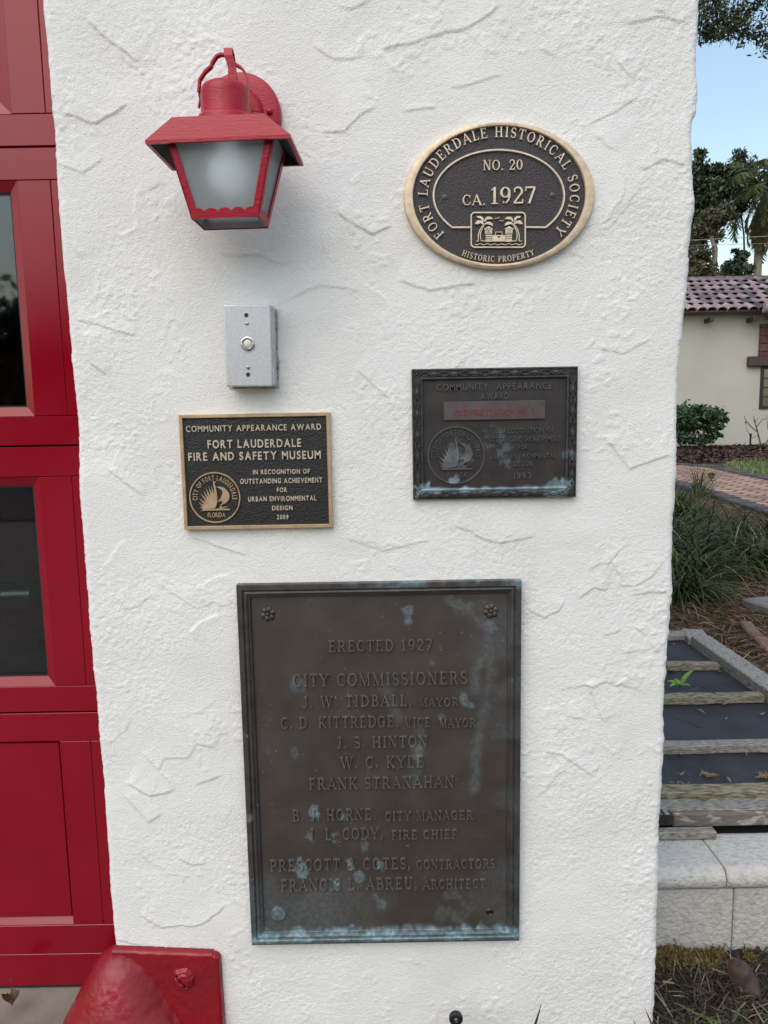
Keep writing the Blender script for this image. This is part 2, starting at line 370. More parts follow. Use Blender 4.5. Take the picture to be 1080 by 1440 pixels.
# ------------------------------------------------------------------ the fire station: stucco pier, wall body, overhead door
station = thing('fire_station', 'white rough stucco fire station pier beside a red overhead door, carrying the lamp and plaques', 'building', (0, 0, 0))
RE = [(985, 0), (983, 90), (985, 120), (983, 155), (977, 166), (976, 230), (978, 290), (970, 350), (968, 400), (962, 480), (958, 520), (955, 600), (952, 690), (948, 740), (947, 820), (943, 900), (938, 960), (935, 1000), (937, 1040), (934, 1080), (932, 1110), (929, 1160), (928, 1190), (926, 1230), (925, 1280), (924, 1340), (922, 1400), (920, 1440)]
LE = [(60, 0), (67, 100), (75, 200), (81, 300), (89, 400), (97, 500), (106, 600), (112, 700), (119, 800), (127, 900), (135, 1000), (143, 1100), (151, 1200), (159, 1310)]
def edge(pl):
    q = np.array([W(*p) for p in pl]); q = q[np.argsort(q[:, 1])]
    return lambda z: np.interp(z, q[:, 1], q[:, 0])
XR, XL = edge(RE), edge(LE)
RIDGE = [[(473, 11), (489, 15), (515, 3)], [(533, 71), (578, 61), (602, 51), (652, 40), (689, 11)], [(441, 66), (465, 82), (499, 82)],
 [(452, 187), (483, 187), (507, 158), (520, 153)], [(562, 158), (602, 153)], [(628, 124), (694, 108)], [(821, 174), (848, 158), (877, 138), (885, 148)],
 [(853, 87), (874, 108)], [(750, 70), (768, 80)], [(868, 32), (916, 24), (948, 34)], [(906, 13), (919, 20)],
 [(175, 760), (167, 768), (151, 794)], [(153, 803), (159, 832), (178, 858), (197, 854), (216, 835)], [(221, 820), (243, 835), (259, 843), (277, 856), (296, 850)],
 [(328, 805), (302, 813), (280, 824)], [(272, 757), (291, 762), (310, 770), (345, 781)], [(154, 660), (178, 679), (200, 695)], [(307, 862), (280, 875), (269, 888)],
 [(742, 858), (764, 869), (784, 858), (789, 847)], [(814, 839), (831, 826), (845, 831)], [(867, 822), (887, 825), (909, 815), (928, 792)], [(884, 836), (928, 833), (937, 842)],
 [(828, 800), (842, 792), (853, 794), (870, 774)], [(859, 792), (867, 811)], [(889, 881), (903, 894), (920, 917)], [(848, 892), (870, 886)], [(875, 917), (886, 919), (898, 914)],
 [(826, 961), (834, 978), (848, 1013)], [(801, 1008), (823, 1013)], [(767, 1057), (789, 1061), (812, 1078), (831, 1089)],
 [(202, 1061), (222, 1084), (232, 1066), (266, 1066), (278, 1047), (300, 1053)], [(181, 1104), (211, 1121), (242, 1113)], [(178, 1122), (208, 1157), (225, 1147)], [(278, 1104), (306, 1092)],
 [(251, 1208), (272, 1218), (286, 1217)], [(199, 1287), (226, 1304), (272, 1302), (294, 1293), (315, 1275)], [(165, 1322), (200, 1330), (235, 1333)],
 [(85, 230), (120, 245), (150, 225)], [(88, 285), (95, 320), (115, 360)], [(195, 270), (192, 320), (175, 330)], [(115, 450), (165, 465), (190, 472)], [(120, 470), (128, 510), (150, 525)],
 [(835, 490), (870, 500), (905, 480)], [(560, 395), (600, 410), (660, 400)], [(500, 520), (545, 560), (560, 610)], [(470, 300), (520, 330), (545, 320)], [(850, 620), (880, 660), (935, 640)], [(490, 760), (540, 775), (600, 760)],
 [(100, 160), (140, 175), (180, 150)], [(130, 30), (160, 60), (195, 85)], [(890, 240), (920, 225), (950, 235)], [(380, 690), (395, 640)], [(640, 740), (700, 765), (745, 755)], [(410, 420), (450, 400), (500, 410)]]
def station_wall():
    st = .002
    s_a = np.arange(-.17, 0, st); s_f = np.arange(0, 1.0001, 1/480.); s_b = np.arange(st, .27, st)
    z = np.arange(-.05, 2.0+1e-6, st); nz = len(z)
    rc = .011
    U = np.concatenate([s_a, s_f, 1+s_b]); nu = len(U)
    UU, ZZ = np.meshgrid(U, z); xl = XL(ZZ)+.0025*(fnoise(ZZ, ZZ*0, 60, 5, 2)-.5); xr = XR(ZZ)+.004*(fnoise(ZZ, ZZ*0, 70, 9, 3)-.5)
    front = np.clip(UU, 0, 1); X = xl+(xr-xl)*front; Y = np.zeros_like(X); NX = np.zeros_like(X); NY = -np.ones_like(X)
    # left return, right return
    L = UU < 0; Y[L] = -UU[L]; NX[L] = -1; NY[L] = 0
    Rr = UU > 1; Y[Rr] = UU[Rr]-1; NX[Rr] = 1; NY[Rr] = 0
    # round the corners
    dl = np.where(L, Y, X-xl); m = dl < rc
    a = np.where(L, -dl, dl)/rc*math.pi/4; th = math.pi/4+a
    X = np.where(m & (UU < .2), xl+rc-rc*np.cos(th), X); Y = np.where(m & (UU < .2), rc-rc*np.sin(th), Y)
    NX = np.where(m & (UU < .2), -np.cos(th), NX); NY = np.where(m & (UU < .2), -np.sin(th), NY)
    dr = np.where(Rr, UU-1, xr-X); m = (dr < rc) & (UU > .8)
    a = np.where(Rr, -dr, dr)/rc*math.pi/4; th = math.pi/4+a
    X = np.where(m, xr-rc+rc*np.cos(th), X); Y = np.where(m, rc-rc*np.sin(th), Y)
    NX = np.where(m, np.cos(th), NX); NY = np.where(m, -np.sin(th), NY)
    S = np.where(L, -.49+UU, np.where(Rr, .47+UU-1, -.49+.96*front))     # unrolled coordinate
    # relief
    H = .006*(fnoise(S, ZZ, 4.5, 1, 2)-.5)+.0024*(fnoise(S, ZZ, 14, 2, 2)-.5)
    gm = .45+.9*sstep(.35, .7, fnoise(S, ZZ, 7, 33, 2))
    H += gm*(.00045*(vnoise(S*170, ZZ*170, 4)-.5)+.0007*(vnoise(S*330, ZZ*330, 6)-.5))
    w1 = .018*(fnoise(S, ZZ, 28, 21, 2)-.5)+.006*(fnoise(S, ZZ, 110, 22, 2)-.5)
    w2 = .018*(fnoise(S, ZZ, 28, 25, 2)-.5)+.006*(fnoise(S, ZZ, 110, 26, 2)-.5)
    WS, WZ = S+w1, ZZ+w2
    rg = np.random.RandomState(5)
    for i in range(80):                # trowel marks: a lip of plaster that drops sharply on one side and fades on the other
        cx, cz = rg.uniform(-.62, .62), rg.uniform(-.02, 2.0); ang = rg.normal(0, .75)+(math.pi if rg.rand() < .22 else 0)
        Lh = rg.uniform(.012, .06); A = rg.uniform(.0004, .0014)*(1.25 if rg.rand() < .3 else 1); fade = rg.uniform(.012, .055); cv = rg.uniform(-9, 9)
        iz0, iz1 = np.searchsorted(z, [cz-.13, cz+.13]); ju = np.abs(S[0]-cx) < .13
        j = np.where(ju)[0]
        if len(j) == 0 or iz1 <= iz0: continue
        sl_ = (slice(iz0, iz1), slice(j[0], j[-1]+1))
        dx, dz = WS[sl_]-cx, WZ[sl_]-cz
        p = dx*math.cos(ang)+dz*math.sin(ang); q = -dx*math.sin(ang)+dz*math.cos(ang)-cv*p*p
        H[sl_] += A*np.exp(-np.clip(q, 0, 1)/fade)*sstep(-.0012, .0012, q)*np.exp(-(p/Lh)**4)
    w1 *= .28; w2 *= .28; WS, WZ = S+w1, ZZ+w2
    for pl in RIDGE:                    # the larger lips one can see on this wall
        P = np.array([W(*p) for p in pl]); A = rg.uniform(.0011, .0022); fade = rg.uniform(.010, .045)
        lo = P.min(0)-.06; hi = P.max(0)+.06
        iz0, iz1 = np.searchsorted(z, [lo[1], hi[1]]); j = np.where((S[0] > lo[0]) & (S[0] < hi[0]))[0]
        if len(j) == 0 or iz1 <= iz0: continue
        sl_ = (slice(iz0, iz1), slice(j[0], j[-1]+1)); a_, b_ = WS[sl_], WZ[sl_]
        best = np.full(a_.shape, 9.); side = np.zeros(a_.shape); along = np.zeros(a_.shape); tot = 0
        for k in range(len(P)-1):
            d = P[k+1]-P[k]; ln = np.hypot(*d); d = d/ln
            t = (a_-P[k][0])*d[0]+(b_-P[k][1])*d[1]; tc_ = np.clip(t, 0, ln)
            ex, ez = a_-P[k][0]-d[0]*tc_, b_-P[k][1]-d[1]*tc_; dd = np.hypot(ex, ez); u = dd < best
            best = np.where(u, dd, best); side = np.where(u, np.sign(d[0]*ez-d[1]*ex), side); along = np.where(u, tot+t, along); tot += ln
        sg = best*side; en = sstep(-.008, .006, along)*sstep(tot+.008, tot-.006, along)
        H[sl_] += A*en*np.where(sg > 0, np.exp(-best/fade), 0)*sstep(-.0012, .0012, sg)
    lm = sstep(.60, .72, fnoise(S, ZZ, 13, 41, 2)); cr = sstep(.55, .72, fnoise(S, ZZ, 105, 43, 2))
    H += .0008*lm*cr
    V = np.stack([X+NX*H, Y+NY*H, ZZ], -1)
    o = grid_mesh('wall', V, M['stucco'], station); return o
station_wall()
mb = MB()
mb.box(-.475, .455, .012, .5, 2.0, 4.4)                 # pier above the picture
mb.box(-.475, .452, .17, .6, -.1, 2.0)
mb.box(.12, .452, .6, 8, -.1, 4.4)                      # right side wall
mb.box(-5.2, -3.55, .0, .5, -.1, 2.6)                   # pier at the other side of the door
mb.box(-5.2, -.4755, .0, .5, 2.62, 4.4)                 # lintel
mb.box(-5.2, -4.9, .5, 8, -.1, 4.4); mb.box(-4.9, .12, 7.7, 8, -.1, 4.4)
mb.build('wall_body', M['plainstucco'], station)
mb = MB(); mb.box(-4.9, .12, .5, 7.7, 4.1, 4.25); mb.build('roof', M['dark'], station)
mb = MB(); mb.box(-5.3, .55, -.08, 8.08, 4.4, 4.52); mb.build('parapet_coping', M['plainstucco'], station, bevel=.01)
mb = MB(); mb.box(-4.9, .12, .5, 7.7, -.1, .045); mb.build('interior_floor', M['dark'], station)

# overhead door: rails and stiles with fine joints, glazed sections above, a panelled one below
def pane_mat():
    m = bpy.data.materials.new('window_glass'); m.use_nodes = True; N = m.node_tree; L = N.links
    N.nodes.remove(N.nodes['Principled BSDF'])
    gl = N.nodes.new('ShaderNodeBsdfGlossy'); gl.inputs['Roughness'].default_value = .03; gl.inputs[0].default_value = (.95, .97, 1, 1)
    tr = N.nodes.new('ShaderNodeBsdfTransparent'); tr.inputs[0].default_value = (.60, .64, .64, 1)
    fr = N.nodes.new('ShaderNodeFresnel'); fr.inputs[0].default_value = 1.62
    mx = N.nodes.new('ShaderNodeMixShader'); L.new(fr.outputs[0], mx.inputs[0])
    L.new(tr.outputs[0], mx.inputs[1]); L.new(gl.outputs[0], mx.inputs[2]); L.new(mx.outputs[0], N.nodes['Material Output'].inputs[0])
    return m
M['glass'] = pane_mat()
DY = .12; X0, X1 = -3.56, -.4745
cols = []; x = -.615
while x > X0+.4:
    cols.append((x-.50, x)); x -= .50+.115
wins = [(1.156, 1.553), (.660, 1.036+.012), (1.66, 2.05)]; panel = (.18, .552)
mb = MB()
def slab(x0, x1, z0, z1, y0=DY, th=.022): mb.box(x0, x1, y0, y0+th, z0, z1)
g = .0007
secs = [(.052, .6075, panel), (.6105, 1.1015, wins[1]), (1.1045, 1.6055, wins[0]), (1.6085, 2.10, wins[2]), (2.103, 2.6, None)]
for z0, z1, wn in secs:
    if wn is None: slab(X0, X1, z0, z1); continue
    a, b = wn
    lo = z0
    if wn is panel: slab(X0, X1, z0, .119); lo = .1198; slab(X0, X1, lo, a-g)
    else: slab(X0, X1, z0, a-g)
    slab(X0, X1, b+g, z1)
    gv = .0004; slab(-.5575+gv, X1, a, b)
    xs = [-.5575-gv]
    for c0, c1 in cols: xs += [c1, c0]
    xs.append(X0)
    for k in range(0, len(xs), 2): slab(xs[k+1], xs[k], a, b)
door = mb.build('overhead_door', M['door'], station, bevel=.0009)
door['label'] = 'red sectional overhead door with dark window panes'
fr = MB()
mb = MB()
for z0, z1, wn in secs:
    if wn is None: continue
    for c0, c1 in cols:
        a, b = wn
        if wn is panel:
            p = MB(); ins = .012
            p.add([(c0, DY+.002, a), (c1, DY+.002, a), (c1, DY+.002, b), (c0, DY+.002, b), (c0+ins, DY+.012, a+ins), (c1-.003, DY+.012, a+ins), (c1-.003, DY+.012, b-.003), (c0+ins, DY+.012, b-.003)],
                  [(0, 1, 5, 4), (1, 2, 6, 5), (2, 3, 7, 6), (3, 0, 4, 7)])
            p.box(c0+ins+.002, c1-.0045, DY+.006, DY+.02, a+ins+.002, b-.0045)
            p.build('recessed_panel', M['door'], door, bevel=.0008)
        else:
            ins = .016 if wn[0] < 1.6 else .036; y1 = DY+.014
            f = MB()
            for k, (q, r_) in enumerate((((c0, a), (c1, a)), ((c1, a), (c1, b)), ((c1, b), (c0, b)), ((c0, b), (c0, a)))):
                def inn(pt): return (pt[0]+(ins if pt[0] == c0 else -ins), pt[1]+(ins if pt[1] == a else -ins))
                qi, ri = inn(q), inn(r_)
                f.add([(q[0], DY+.001, q[1]), (r_[0], DY+.001, r_[1]), (ri[0], y1-.004, ri[1]), (qi[0], y1-.004, qi[1]), (ri[0], y1+.01, ri[1]), (qi[0], y1+.01, qi[1])], [(0, 1, 2, 3), (3, 2, 4, 5)])
            fo = f.build('window_frame', M['door'], door)
            p = MB(); p.box(c0+ins-.001, c1-ins+.001, y1, y1+.004, a+ins-.001, b-ins+.001)
            p.build('window_pane', M['glass'], fo)
            s = MB(); t_w = .0028
            s.box(c0+ins, c1-ins, y1-.0022, y1-.0002, a+ins, a+ins+t_w); s.box(c0+ins, c1-ins, y1-.0022, y1-.0002, b-ins-t_w, b-ins)
            s.box(c0+ins, c0+ins+t_w, y1-.0022, y1-.0002, a+ins+t_w, b-ins-t_w); s.box(c1-ins-t_w, c1-ins, y1-.0022, y1-.0002, a+ins+t_w, b-ins-t_w)
            s.build('glazing_gasket', M['rubber'], fo)
mb.box(X0, X1, DY+.026, DY+.045, .06, .58); mb.box(X0, X1, DY+.026, DY+.034, .56, .66); mb.box(X0, X1, DY+.026, DY+.034, 1.04, 1.16); mb.box(X0, X1, DY+.026, DY+.034, 1.548, 1.66)
mb.box(-.612, X1, DY+.026, DY+.034, .662, 1.038); mb.box(-.612, X1, DY+.026, DY+.034, 1.162, 1.546); mb.box(-.612, X1, DY+.026, DY+.034, 1.662, 2.6)
mb.build('door_backing', M['dark'], door)
mb = MB(); mb.box(X0, X1, DY+.003, DY+.02, .046, .0515); mb.build('bottom_seal', M['rubber'], door)

# the engine parked indoors, dimly seen through the door panes
eng = thing('fire_engine', 'dim red fire engine parked indoors behind the door panes, its chrome rail glinting', 'fire engine', (-1.9, 1.9, .045))
mb = MB(); pr = [(-.9, .42), (-.9, 1.02), (-.55, 1.10), (.35, 1.12), (.45, 1.5), (.9, 1.55), (4, 1.55), (4, .42)]
n_ = len(pr); mb.add([(-.85, y, z) for y, z in pr]+[(.85, y, z) for y, z in pr], [tuple(range(n_)), tuple(range(2*n_-1, n_-1, -1))]+[(i, (i+1) % n_, n_+(i+1) % n_, n_+i) for i in range(n_)]); body = mb.build('body', mat('engine_red', (.30, .010, .012), .3), eng, bevel=.05, seg=2)
mb = MB(); mb.tube([(-.95, -1.05, .98), (.95, -1.05, .98)], .022, 10); mb.tube([(-.9, -1.05, .62), (.9, -1.05, .62)], .05, 10); mb.build('chrome_rail', M['nickel'], eng, smooth=40)
for sx in (-.6, .6):
    mb = MB(); mb.lathe([(0, .06), (.09, .05), (.115, .02), (.115, -.03), (.05, -.09)], (sx, -.93, .80), axis='y', n=22); mb.build('headlight', M['nickel'], eng, smooth=40)
    for y_ in (-.2, 3.2):
        mb = MB(); mb.tube([(sx*1.25-.1, y_, .42), (sx*1.25+.1, y_, .42)], .42, 26); wh = mb.build('wheel', M['rubber'], eng, bevel=.03); mb = MB(); s_ = 1 if sx > 0 else -1; mb.tube([(sx*1.25+s_*.101, y_, .42), (sx*1.25+s_*.112, y_, .42)], .22, 20); mb.build('rim', M['nickel'], wh)

# ------------------------------------------------------------------ wall lantern
LC = Vector((-.210, -.099, 0)); LZ = 1.513; LB = 1.4165
lamp = thing('wall_lantern', 'red painted wall lantern with frosted panes and a flared roof on white stucco', 'lamp', (LC.x, LC.y, LZ), (0, 0, -.055))
def rect(wd, dp, z): return [(-wd/2, -dp/2, z), (wd/2, -dp/2, z), (wd/2, dp/2, z), (-wd/2, dp/2, z)]
mb = MB(); a = rect(.196, .104, 0); a2 = rect(.196, .104, -.0045); b = rect(.124, .092, .030); i_ = rect(.186, .096, -.0045); i2 = rect(.12, .086, .026)
mb.add(a2+a+b, [(0, 1, 5, 4), (1, 2, 6, 5), (2, 3, 7, 6), (3, 0, 4, 7), (4, 5, 9, 8), (5, 6, 10, 9), (6, 7, 11, 10), (7, 4, 8, 11), (8, 9, 10, 11)])
mb.add(a2+i_, [(0, 1, 5, 4), (1, 2, 6, 5), (2, 3, 7, 6), (3, 0, 4, 7)])
roof = mb.build('lamp_roof', M['lampred'], lamp)
mb = MB(); mb.add(i_+i2, [(0, 1, 5, 4), (1, 2, 6, 5), (2, 3, 7, 6), (3, 0, 4, 7), (7, 6, 5, 4)]); mb.build('roof_lining', M['rubber'], roof)
mb = MB()
mb.lathe([(0, .09), (.012, .0895), (.024, .087), (.031, .083), (.0335, .078), (.034, .072), (.0345, .045), (.0348, .044), (.039, .042), (.041, .039), (.0415, .032), (.0425, .0285), (.0, .0285)], (0, 0, 0), n=40)
mb.build('lamp_neck', M['lampred'], lamp, smooth=40)
T1, B1 = (.150, .086), (.094, .060); zt, zb = .012, LB-LZ
tp, bt = rect(*T1, zt), rect(*B1, zb)
for k in range(4):
    mb = MB(); p, q = Vector(tp[k]), Vector(bt[k]); d = (q-p).normalized()
    for ax in ((1, 0, 0), (0, 1, 0)):
        sgn = -1 if (p.x if ax[0] else p.y) > 0 else 1
        e = Vector(ax)*sgn*.0105; th = Vector((0, 1, 0) if ax[0] else (1, 0, 0)); th *= .0022*(1 if (p.y if ax[0] else p.x) < 0 else -1)
        mb.add([p, p+e, q+e, q, p+th, p+e+th, q+e+th, q+th], [(0, 1, 2, 3), (7, 6, 5, 4), (0, 4, 5, 1), (1, 5, 6, 2), (2, 6, 7, 3), (3, 7, 4, 0)])
    mb.build('corner_bar', M['lampred'], lamp)
for k in range(4):                    # bottom rails with a scalloped upper edge
    p, q = Vector(bt[k]), Vector(bt[(k+1) % 4]); ln = (q-p).length; d = (q-p)/ln
    inward = Vector((0, 0, 1)).cross(d); up = (Vector(tp[k])+Vector(tp[(k+1) % 4])-p-q).normalized()
    n = 5 if ln > .07 else 4; pts = []
    for j in range(n*8+1):
        u = j/(n*8); s_ = .009+.0042*abs(math.sin(math.pi*n*u))**.7
        pts.append(p+d*ln*u+up*s_)
    base = [p, q]; th = inward*.0018
    vs = [p-inward*.0004, q-inward*.0004]+[v-inward*.0004 for v in reversed(pts)]; m_ = len(vs)
    mb = MB(); mb.add(vs+[v+th for v in vs], [tuple(range(m_)), tuple(range(2*m_-1, m_-1, -1))]+[(i, (i+1) % m_, m_+(i+1) % m_, m_+i) for i in range(m_)])
    mb.build('scalloped_rail', M['lampred'], lamp)
def frost():
    m = bpy.data.materials.new('frosted_glass'); m.use_nodes = True; N = m.node_tree; L = N.links
    b = N.nodes['Principled BSDF']; b.inputs['Base Color'].default_value = (.55, .58, .60, 1); b.inputs['Roughness'].default_value = .22
    b.inputs['Specular IOR Level'].default_value = .5
    tl = N.nodes.new('ShaderNodeBsdfTranslucent'); tl.inputs[0].default_value = (.62, .65, .66, 1)
    tr = N.nodes.new('ShaderNodeBsdfRefraction'); tr.inputs['Roughness'].default_value = .62; tr.inputs['IOR'].default_value = 1.4; tr.inputs[0].default_value = (.75, .78, .79, 1)
    m1 = N.nodes.new('ShaderNodeMixShader'); m1.inputs[0].default_value = .6; L.new(tl.outputs[0], m1.inputs[1]); L.new(tr.outputs[0], m1.inputs[2])
    m2 = N.nodes.new('ShaderNodeMixShader'); m2.inputs[0].default_value = .74; L.new(b.outputs[0], m2.inputs[1]); L.new(m1.outputs[0], m2.inputs[2])
    n = N.nodes.new('ShaderNodeTexNoise'); n.inputs['Scale'].default_value = 700; bp = N.nodes.new('ShaderNodeBump'); bp.inputs['Strength'].default_value = .25; bp.inputs['Distance'].default_value = .0008
    tc = N.nodes.new('ShaderNodeTexCoord'); L.new(tc.outputs['Object'], n.inputs['Vector']); L.new(n.outputs[0], bp.inputs['Height']); L.new(bp.outputs[0], b.inputs['Normal']); L.new(bp.outputs[0], tr.inputs['Normal'])
    L.new(m2.outputs[0], N.nodes['Material Output'].inputs[0]); return m
M['frost'] = frost()
for k in range(4):
    p = [Vector(tp[k]), Vector(tp[(k+1) % 4]), Vector(bt[(k+1) % 4]), Vector(bt[k])]
    nrm = (p[1]-p[0]).cross(p[3]-p[0]).normalized(); c_ = sum(p, Vector())/4
    if nrm.dot(Vector((c_.x, c_.y, 0))) > 0: nrm = -nrm
    q = [c_+(v-c_)*.985+nrm*.0028 for v in p]
    mb = MB(); mb.add(q+[v+nrm*.002 for v in q], [(0, 1, 2, 3), (7, 6, 5, 4), (0, 4, 5, 1), (1, 5, 6, 2), (2, 6, 7, 3), (3, 7, 4, 0)])
    mb.build('frosted_pane', M['frost'], lamp)
M['bulb'] = mat('bulb_white', (.85, .85, .83), .3); _b = M['bulb'].node_tree.nodes['Principled BSDF']
_b.inputs['Emission Color'].default_value = (.92, .96, 1, 1); _b.inputs['Emission Strength'].default_value = .75      # faint emission added to the bulb to give the pane its bright patch
mb = MB(); mb.lathe([(0, -.058), (.014, -.055), (.025, -.045), (.029, -.031), (.026, -.015), (.017, -.004), (.0125, .002), (.0125, .012), (0, .012)], (0, 0, 0), n=24)
mb.build('light_bulb', M['bulb'], lamp, smooth=True)
mb = MB(); mb.box(-.014, .014, -.014, .014, .0125, .026); mb.build('lamp_socket', M['black'], lamp, bevel=.002)
def lp(px, py, y=-.1):
    x, z = W(px, py, y); return Vector((x-LC.x, y-LC.y, z-LZ))
mb = MB()
pts = [lp(279, 129), lp(280.5, 112), lp(288, 101), lp(297, 93.5), lp(298, 89), lp(305, 79), lp(311, 77), lp(319, 78), lp(329, 88), lp(331, 91), lp(340, 96.5), lp(347, 106), lp(349.5, 114), lp(349.5, 126), lp(348.5, 136)]
mb.strip(pts, .008, .0028, (0, 1, 0)); mb.strip([pts[0], lp(281, 140), lp(279, 151)], .0055, .0016); mb.strip([pts[-1], lp(347.5, 148), lp(349, 152)], .0055, .0016)
mb.build('side_scroll', M['lampred'], lamp)
mb = MB(); top = lp(320, 66, -.1); n0 = Vector((0, 0, .088))
ring = [n0+Vector((.012, -.006, -.001)), n0+Vector((.0125, -.006, .02)), Vector((.008, -.007, top.z-.014)), Vector((.007, -.004, top.z-.004)), Vector((.006, .005, top.z)), Vector((.006, .014, top.z-.004)), Vector((.006, .019, top.z-.016)), Vector((.008, .02, n0.z+.012)), Vector((.009, .016, n0.z-.004))]
mb.strip(ring, .0115, .0022, (1, 0, 0)); mb.build('hanging_loop', M['lampred'], lamp)
DX, DZ = W(333, 160, -.012)
def ll(x, y, z): return (x-LC.x, y-LC.y, z-LZ)
mb = MB(); mb.lathe([(.0, .016), (.03, .016), (.034, .013), (.036, .0085), (.055, .0085), (.0595, .0065), (.061, .002), (.061, -.006), (0, -.006)], ll(DX, -.004, DZ), axis='y', n=56)
plate = mb.build('wall_plate', M['lampred'], lamp, smooth=35)
mb = MB(); mb.tube([ll(DX, -.015, DZ), ll(DX+.004, -.04, DZ+.003), ll(DX-.01, -.07, DZ), (0, .02, .06)], .013, 14); mb.build('lamp_arm', M['lampred'], lamp, smooth=True)
sx_, sz_ = W(375.5, 158, -.013); mb = MB(); mb.lathe([(0, .0042), (.003, .0038), (.0048, .002), (.0052, -.002)], ll(sx_, -.0125, sz_), axis='y', n=16); mb.build('plate_screw', M['lampred'], lamp, smooth=True)

# ------------------------------------------------------------------ doorbell
bx0, bx1, bz0, bz1 = -.2397, -.1682, 1.1920, 1.3150
bc = ((bx0+bx1)/2, 0, (bz0+bz1)/2)
bell = thing('doorbell', 'silver metal doorbell plate with round white button on a pale surface box', 'doorbell', bc, (0, R(.6), 0))
hw, hh = (bx1-bx0)/2, (bz1-bz0)/2
mb = MB(); mb.box(-hw+.001, hw+.0025, -.0335, .002, -hh+.001, hh+.0015); mb.build('back_box', M['boxpaint'], bell, bevel=.004, seg=2)
mb = MB(); mb.box(-hw, hw, -.038, -.0341, -hh, hh); pl = mb.build('cover_plate', M['alu'], bell, bevel=.0022, seg=2)
mb = MB(); mb.lathe([(.0072, .0015), (.0072, .0032), (.0085, .0042), (.0100, .0036), (.0108, .001), (.0108, -.0005)], (0, -.038, .003), axis='y', n=32); rg_ = mb.build('button_ring', M['nickel'], bell, smooth=40)
mb = MB(); mb.lathe([(0, .0036), (.004, .0033), (.0068, .002), (.007, -.0005)], (0, -.038, .003), axis='y', n=24); mb.build('push_button', M['button'], rg_, smooth=True)
for dz in (.0335, -.0325):
    mb = MB(); mb.lathe([(0, .0022), (.002, .002), (.0033, .0006), (.0034, -.0004)], (-.0005, -.038, dz), axis='y', n=14); mb.box(-.0026, .0016, -.0404, -.0398, dz-.0004, dz+.0004); mb.build('plate_screw', M['nickel'], bell, smooth=30)
for dz in (.0455, -.0435):
    mb = MB(); mb.lathe([(.0018, .00035), (0, .00030)], (-.001, -.038, dz), axis='y', n=14); mb.lathe([(.0018, .00035), (.0028, .0006), (.0036, -.0002)], (-.001, -.038, dz), axis='y', n=14)
    mb.build('screw_hole', M['black'], bell)

M['caulk'] = mat('dirty_caulk', (.42, .40, .37), .9, 0, (.05, .045, .04), 90, ramp=(.57, .66), bump=.5, bscale=200, bdist=.002)
mb = MB(); P_ = []
for (x0, z0), (x1, z1) in (((-hw-.001, -hh), (hw+.004, -hh)), ((hw+.004, -hh), (hw+.004, hh+.002)), ((hw+.004, hh+.002), (-hw-.001, hh+.002)), ((-hw-.001, hh+.002), (-hw-.001, -hh))):
    for k in range(12):
        t = k/12; P_.append((x0+(x1-x0)*t+rnd.uniform(-.0008, .0008), -.001+rnd.uniform(-.001, .001), z0+(z1-z0)*t+rnd.uniform(-.0008, .0008)))
P_.append(P_[0]); mb.tube(P_, [rnd.uniform(.0010, .0026) for _ in P_], 6); mb.build('caulk_bead', M['caulk'], bell, smooth=True)

# ------------------------------------------------------------------ oval plaque
def zmap(x0, y0, s, y=-.012): return lambda u, v: W(x0+u*s, y0+v*s, y)
def local(fn, c): return lambda u, v: (fn(u, v)[0]-c[0], fn(u, v)[1]-c[2])
PXM = .00109
oc = (.185, 0, 1.475); Z2 = local(zmap(540, 150, .2963), oc)
oval = thing('oval_plaque', 'oval bronze historical society plaque with raised gold rim and lettering', 'plaque', oc)
def ell_ring(rx0, rz0, rx1, rz1, prof, n=120):
    """prof: list of (t, height); radius interpolated from outer (t=0) to inner (t=1)"""
    vs = []; fs = []
    for t, h in prof:
        rx, rz = rx0+(rx1-rx0)*t, rz0+(rz1-rz0)*t
        for j in range(n):
            a = 2*math.pi*j/n; vs.append((rx*math.cos(a), -h, rz*math.sin(a)))
    for i in range(len(prof)-1):
        for j in range(n): fs.append((i*n+j, i*n+(j+1) % n, (i+1)*n+(j+1) % n, (i+1)*n+j))
    return vs, fs
mb = MB(); mb.add(*ell_ring(.1465, .1074, .1322, .1012, [(0, -.004), (0, .0085), (.08, .0105), (.5, .0122), (.92, .0118), (1, .0105), (1, .004)])); mb.build('rim', M['rim_gold'], oval, smooth=40)
mb = MB(); vs, fs = ell_ring(.1325, .1015, 0.0001, .0001, [(0, .004), (0, .0065), (.5, .0065), (1, .0065)]); mb.add(vs, fs); mb.build('plaque_field', M['oval_field'], oval, smooth=40)
HB = .0065
sc2 = .2963*PXM
ecx, ecz = Z2(547, 418)
LT = MB()
def off(fn, h0): return fn
text_arc(LT, 'FORT LAUDERDALE HISTORICAL SOCIETY', 'serif', (ecx, ecz), 338*sc2, 262*sc2, 180+40.5, -39.5, .0150, .003, track=.16)
lt = LT.build('lettering', M['bronze_pale'], oval, loc=(0, -HB, 0)); LT = MB()
text_arc(LT, 'HISTORIC PROPERTY', 'serif', (ecx, ecz), 392*sc2, 305*sc2, 242.5, 296.5, .0088, .0028, track=.16)
def tz(mb, s, font, map_, x0, x1, y0, y1, h, weight=0., track=0., k=None, dz=0):
    a = map_(x0, (y0+y1)/2); b = map_(x1, (y0+y1)/2); cc = map_((x0+x1)/2, (y0+y1)/2); t = map_((x0+x1)/2, y0); bo = map_((x0+x1)/2, y1)
    text(mb, s, font, cc[0], cc[1], t[1]-bo[1], b[0]-a[0], h, weight, track)
lt = LT.build('lettering', M['bronze_pale'], oval, loc=(0, -HB, 0)); LT = MB()
tz(LT, 'NO. 20', 'serif', Z2, 470, 664, 248, 297, .0028, track=.05)
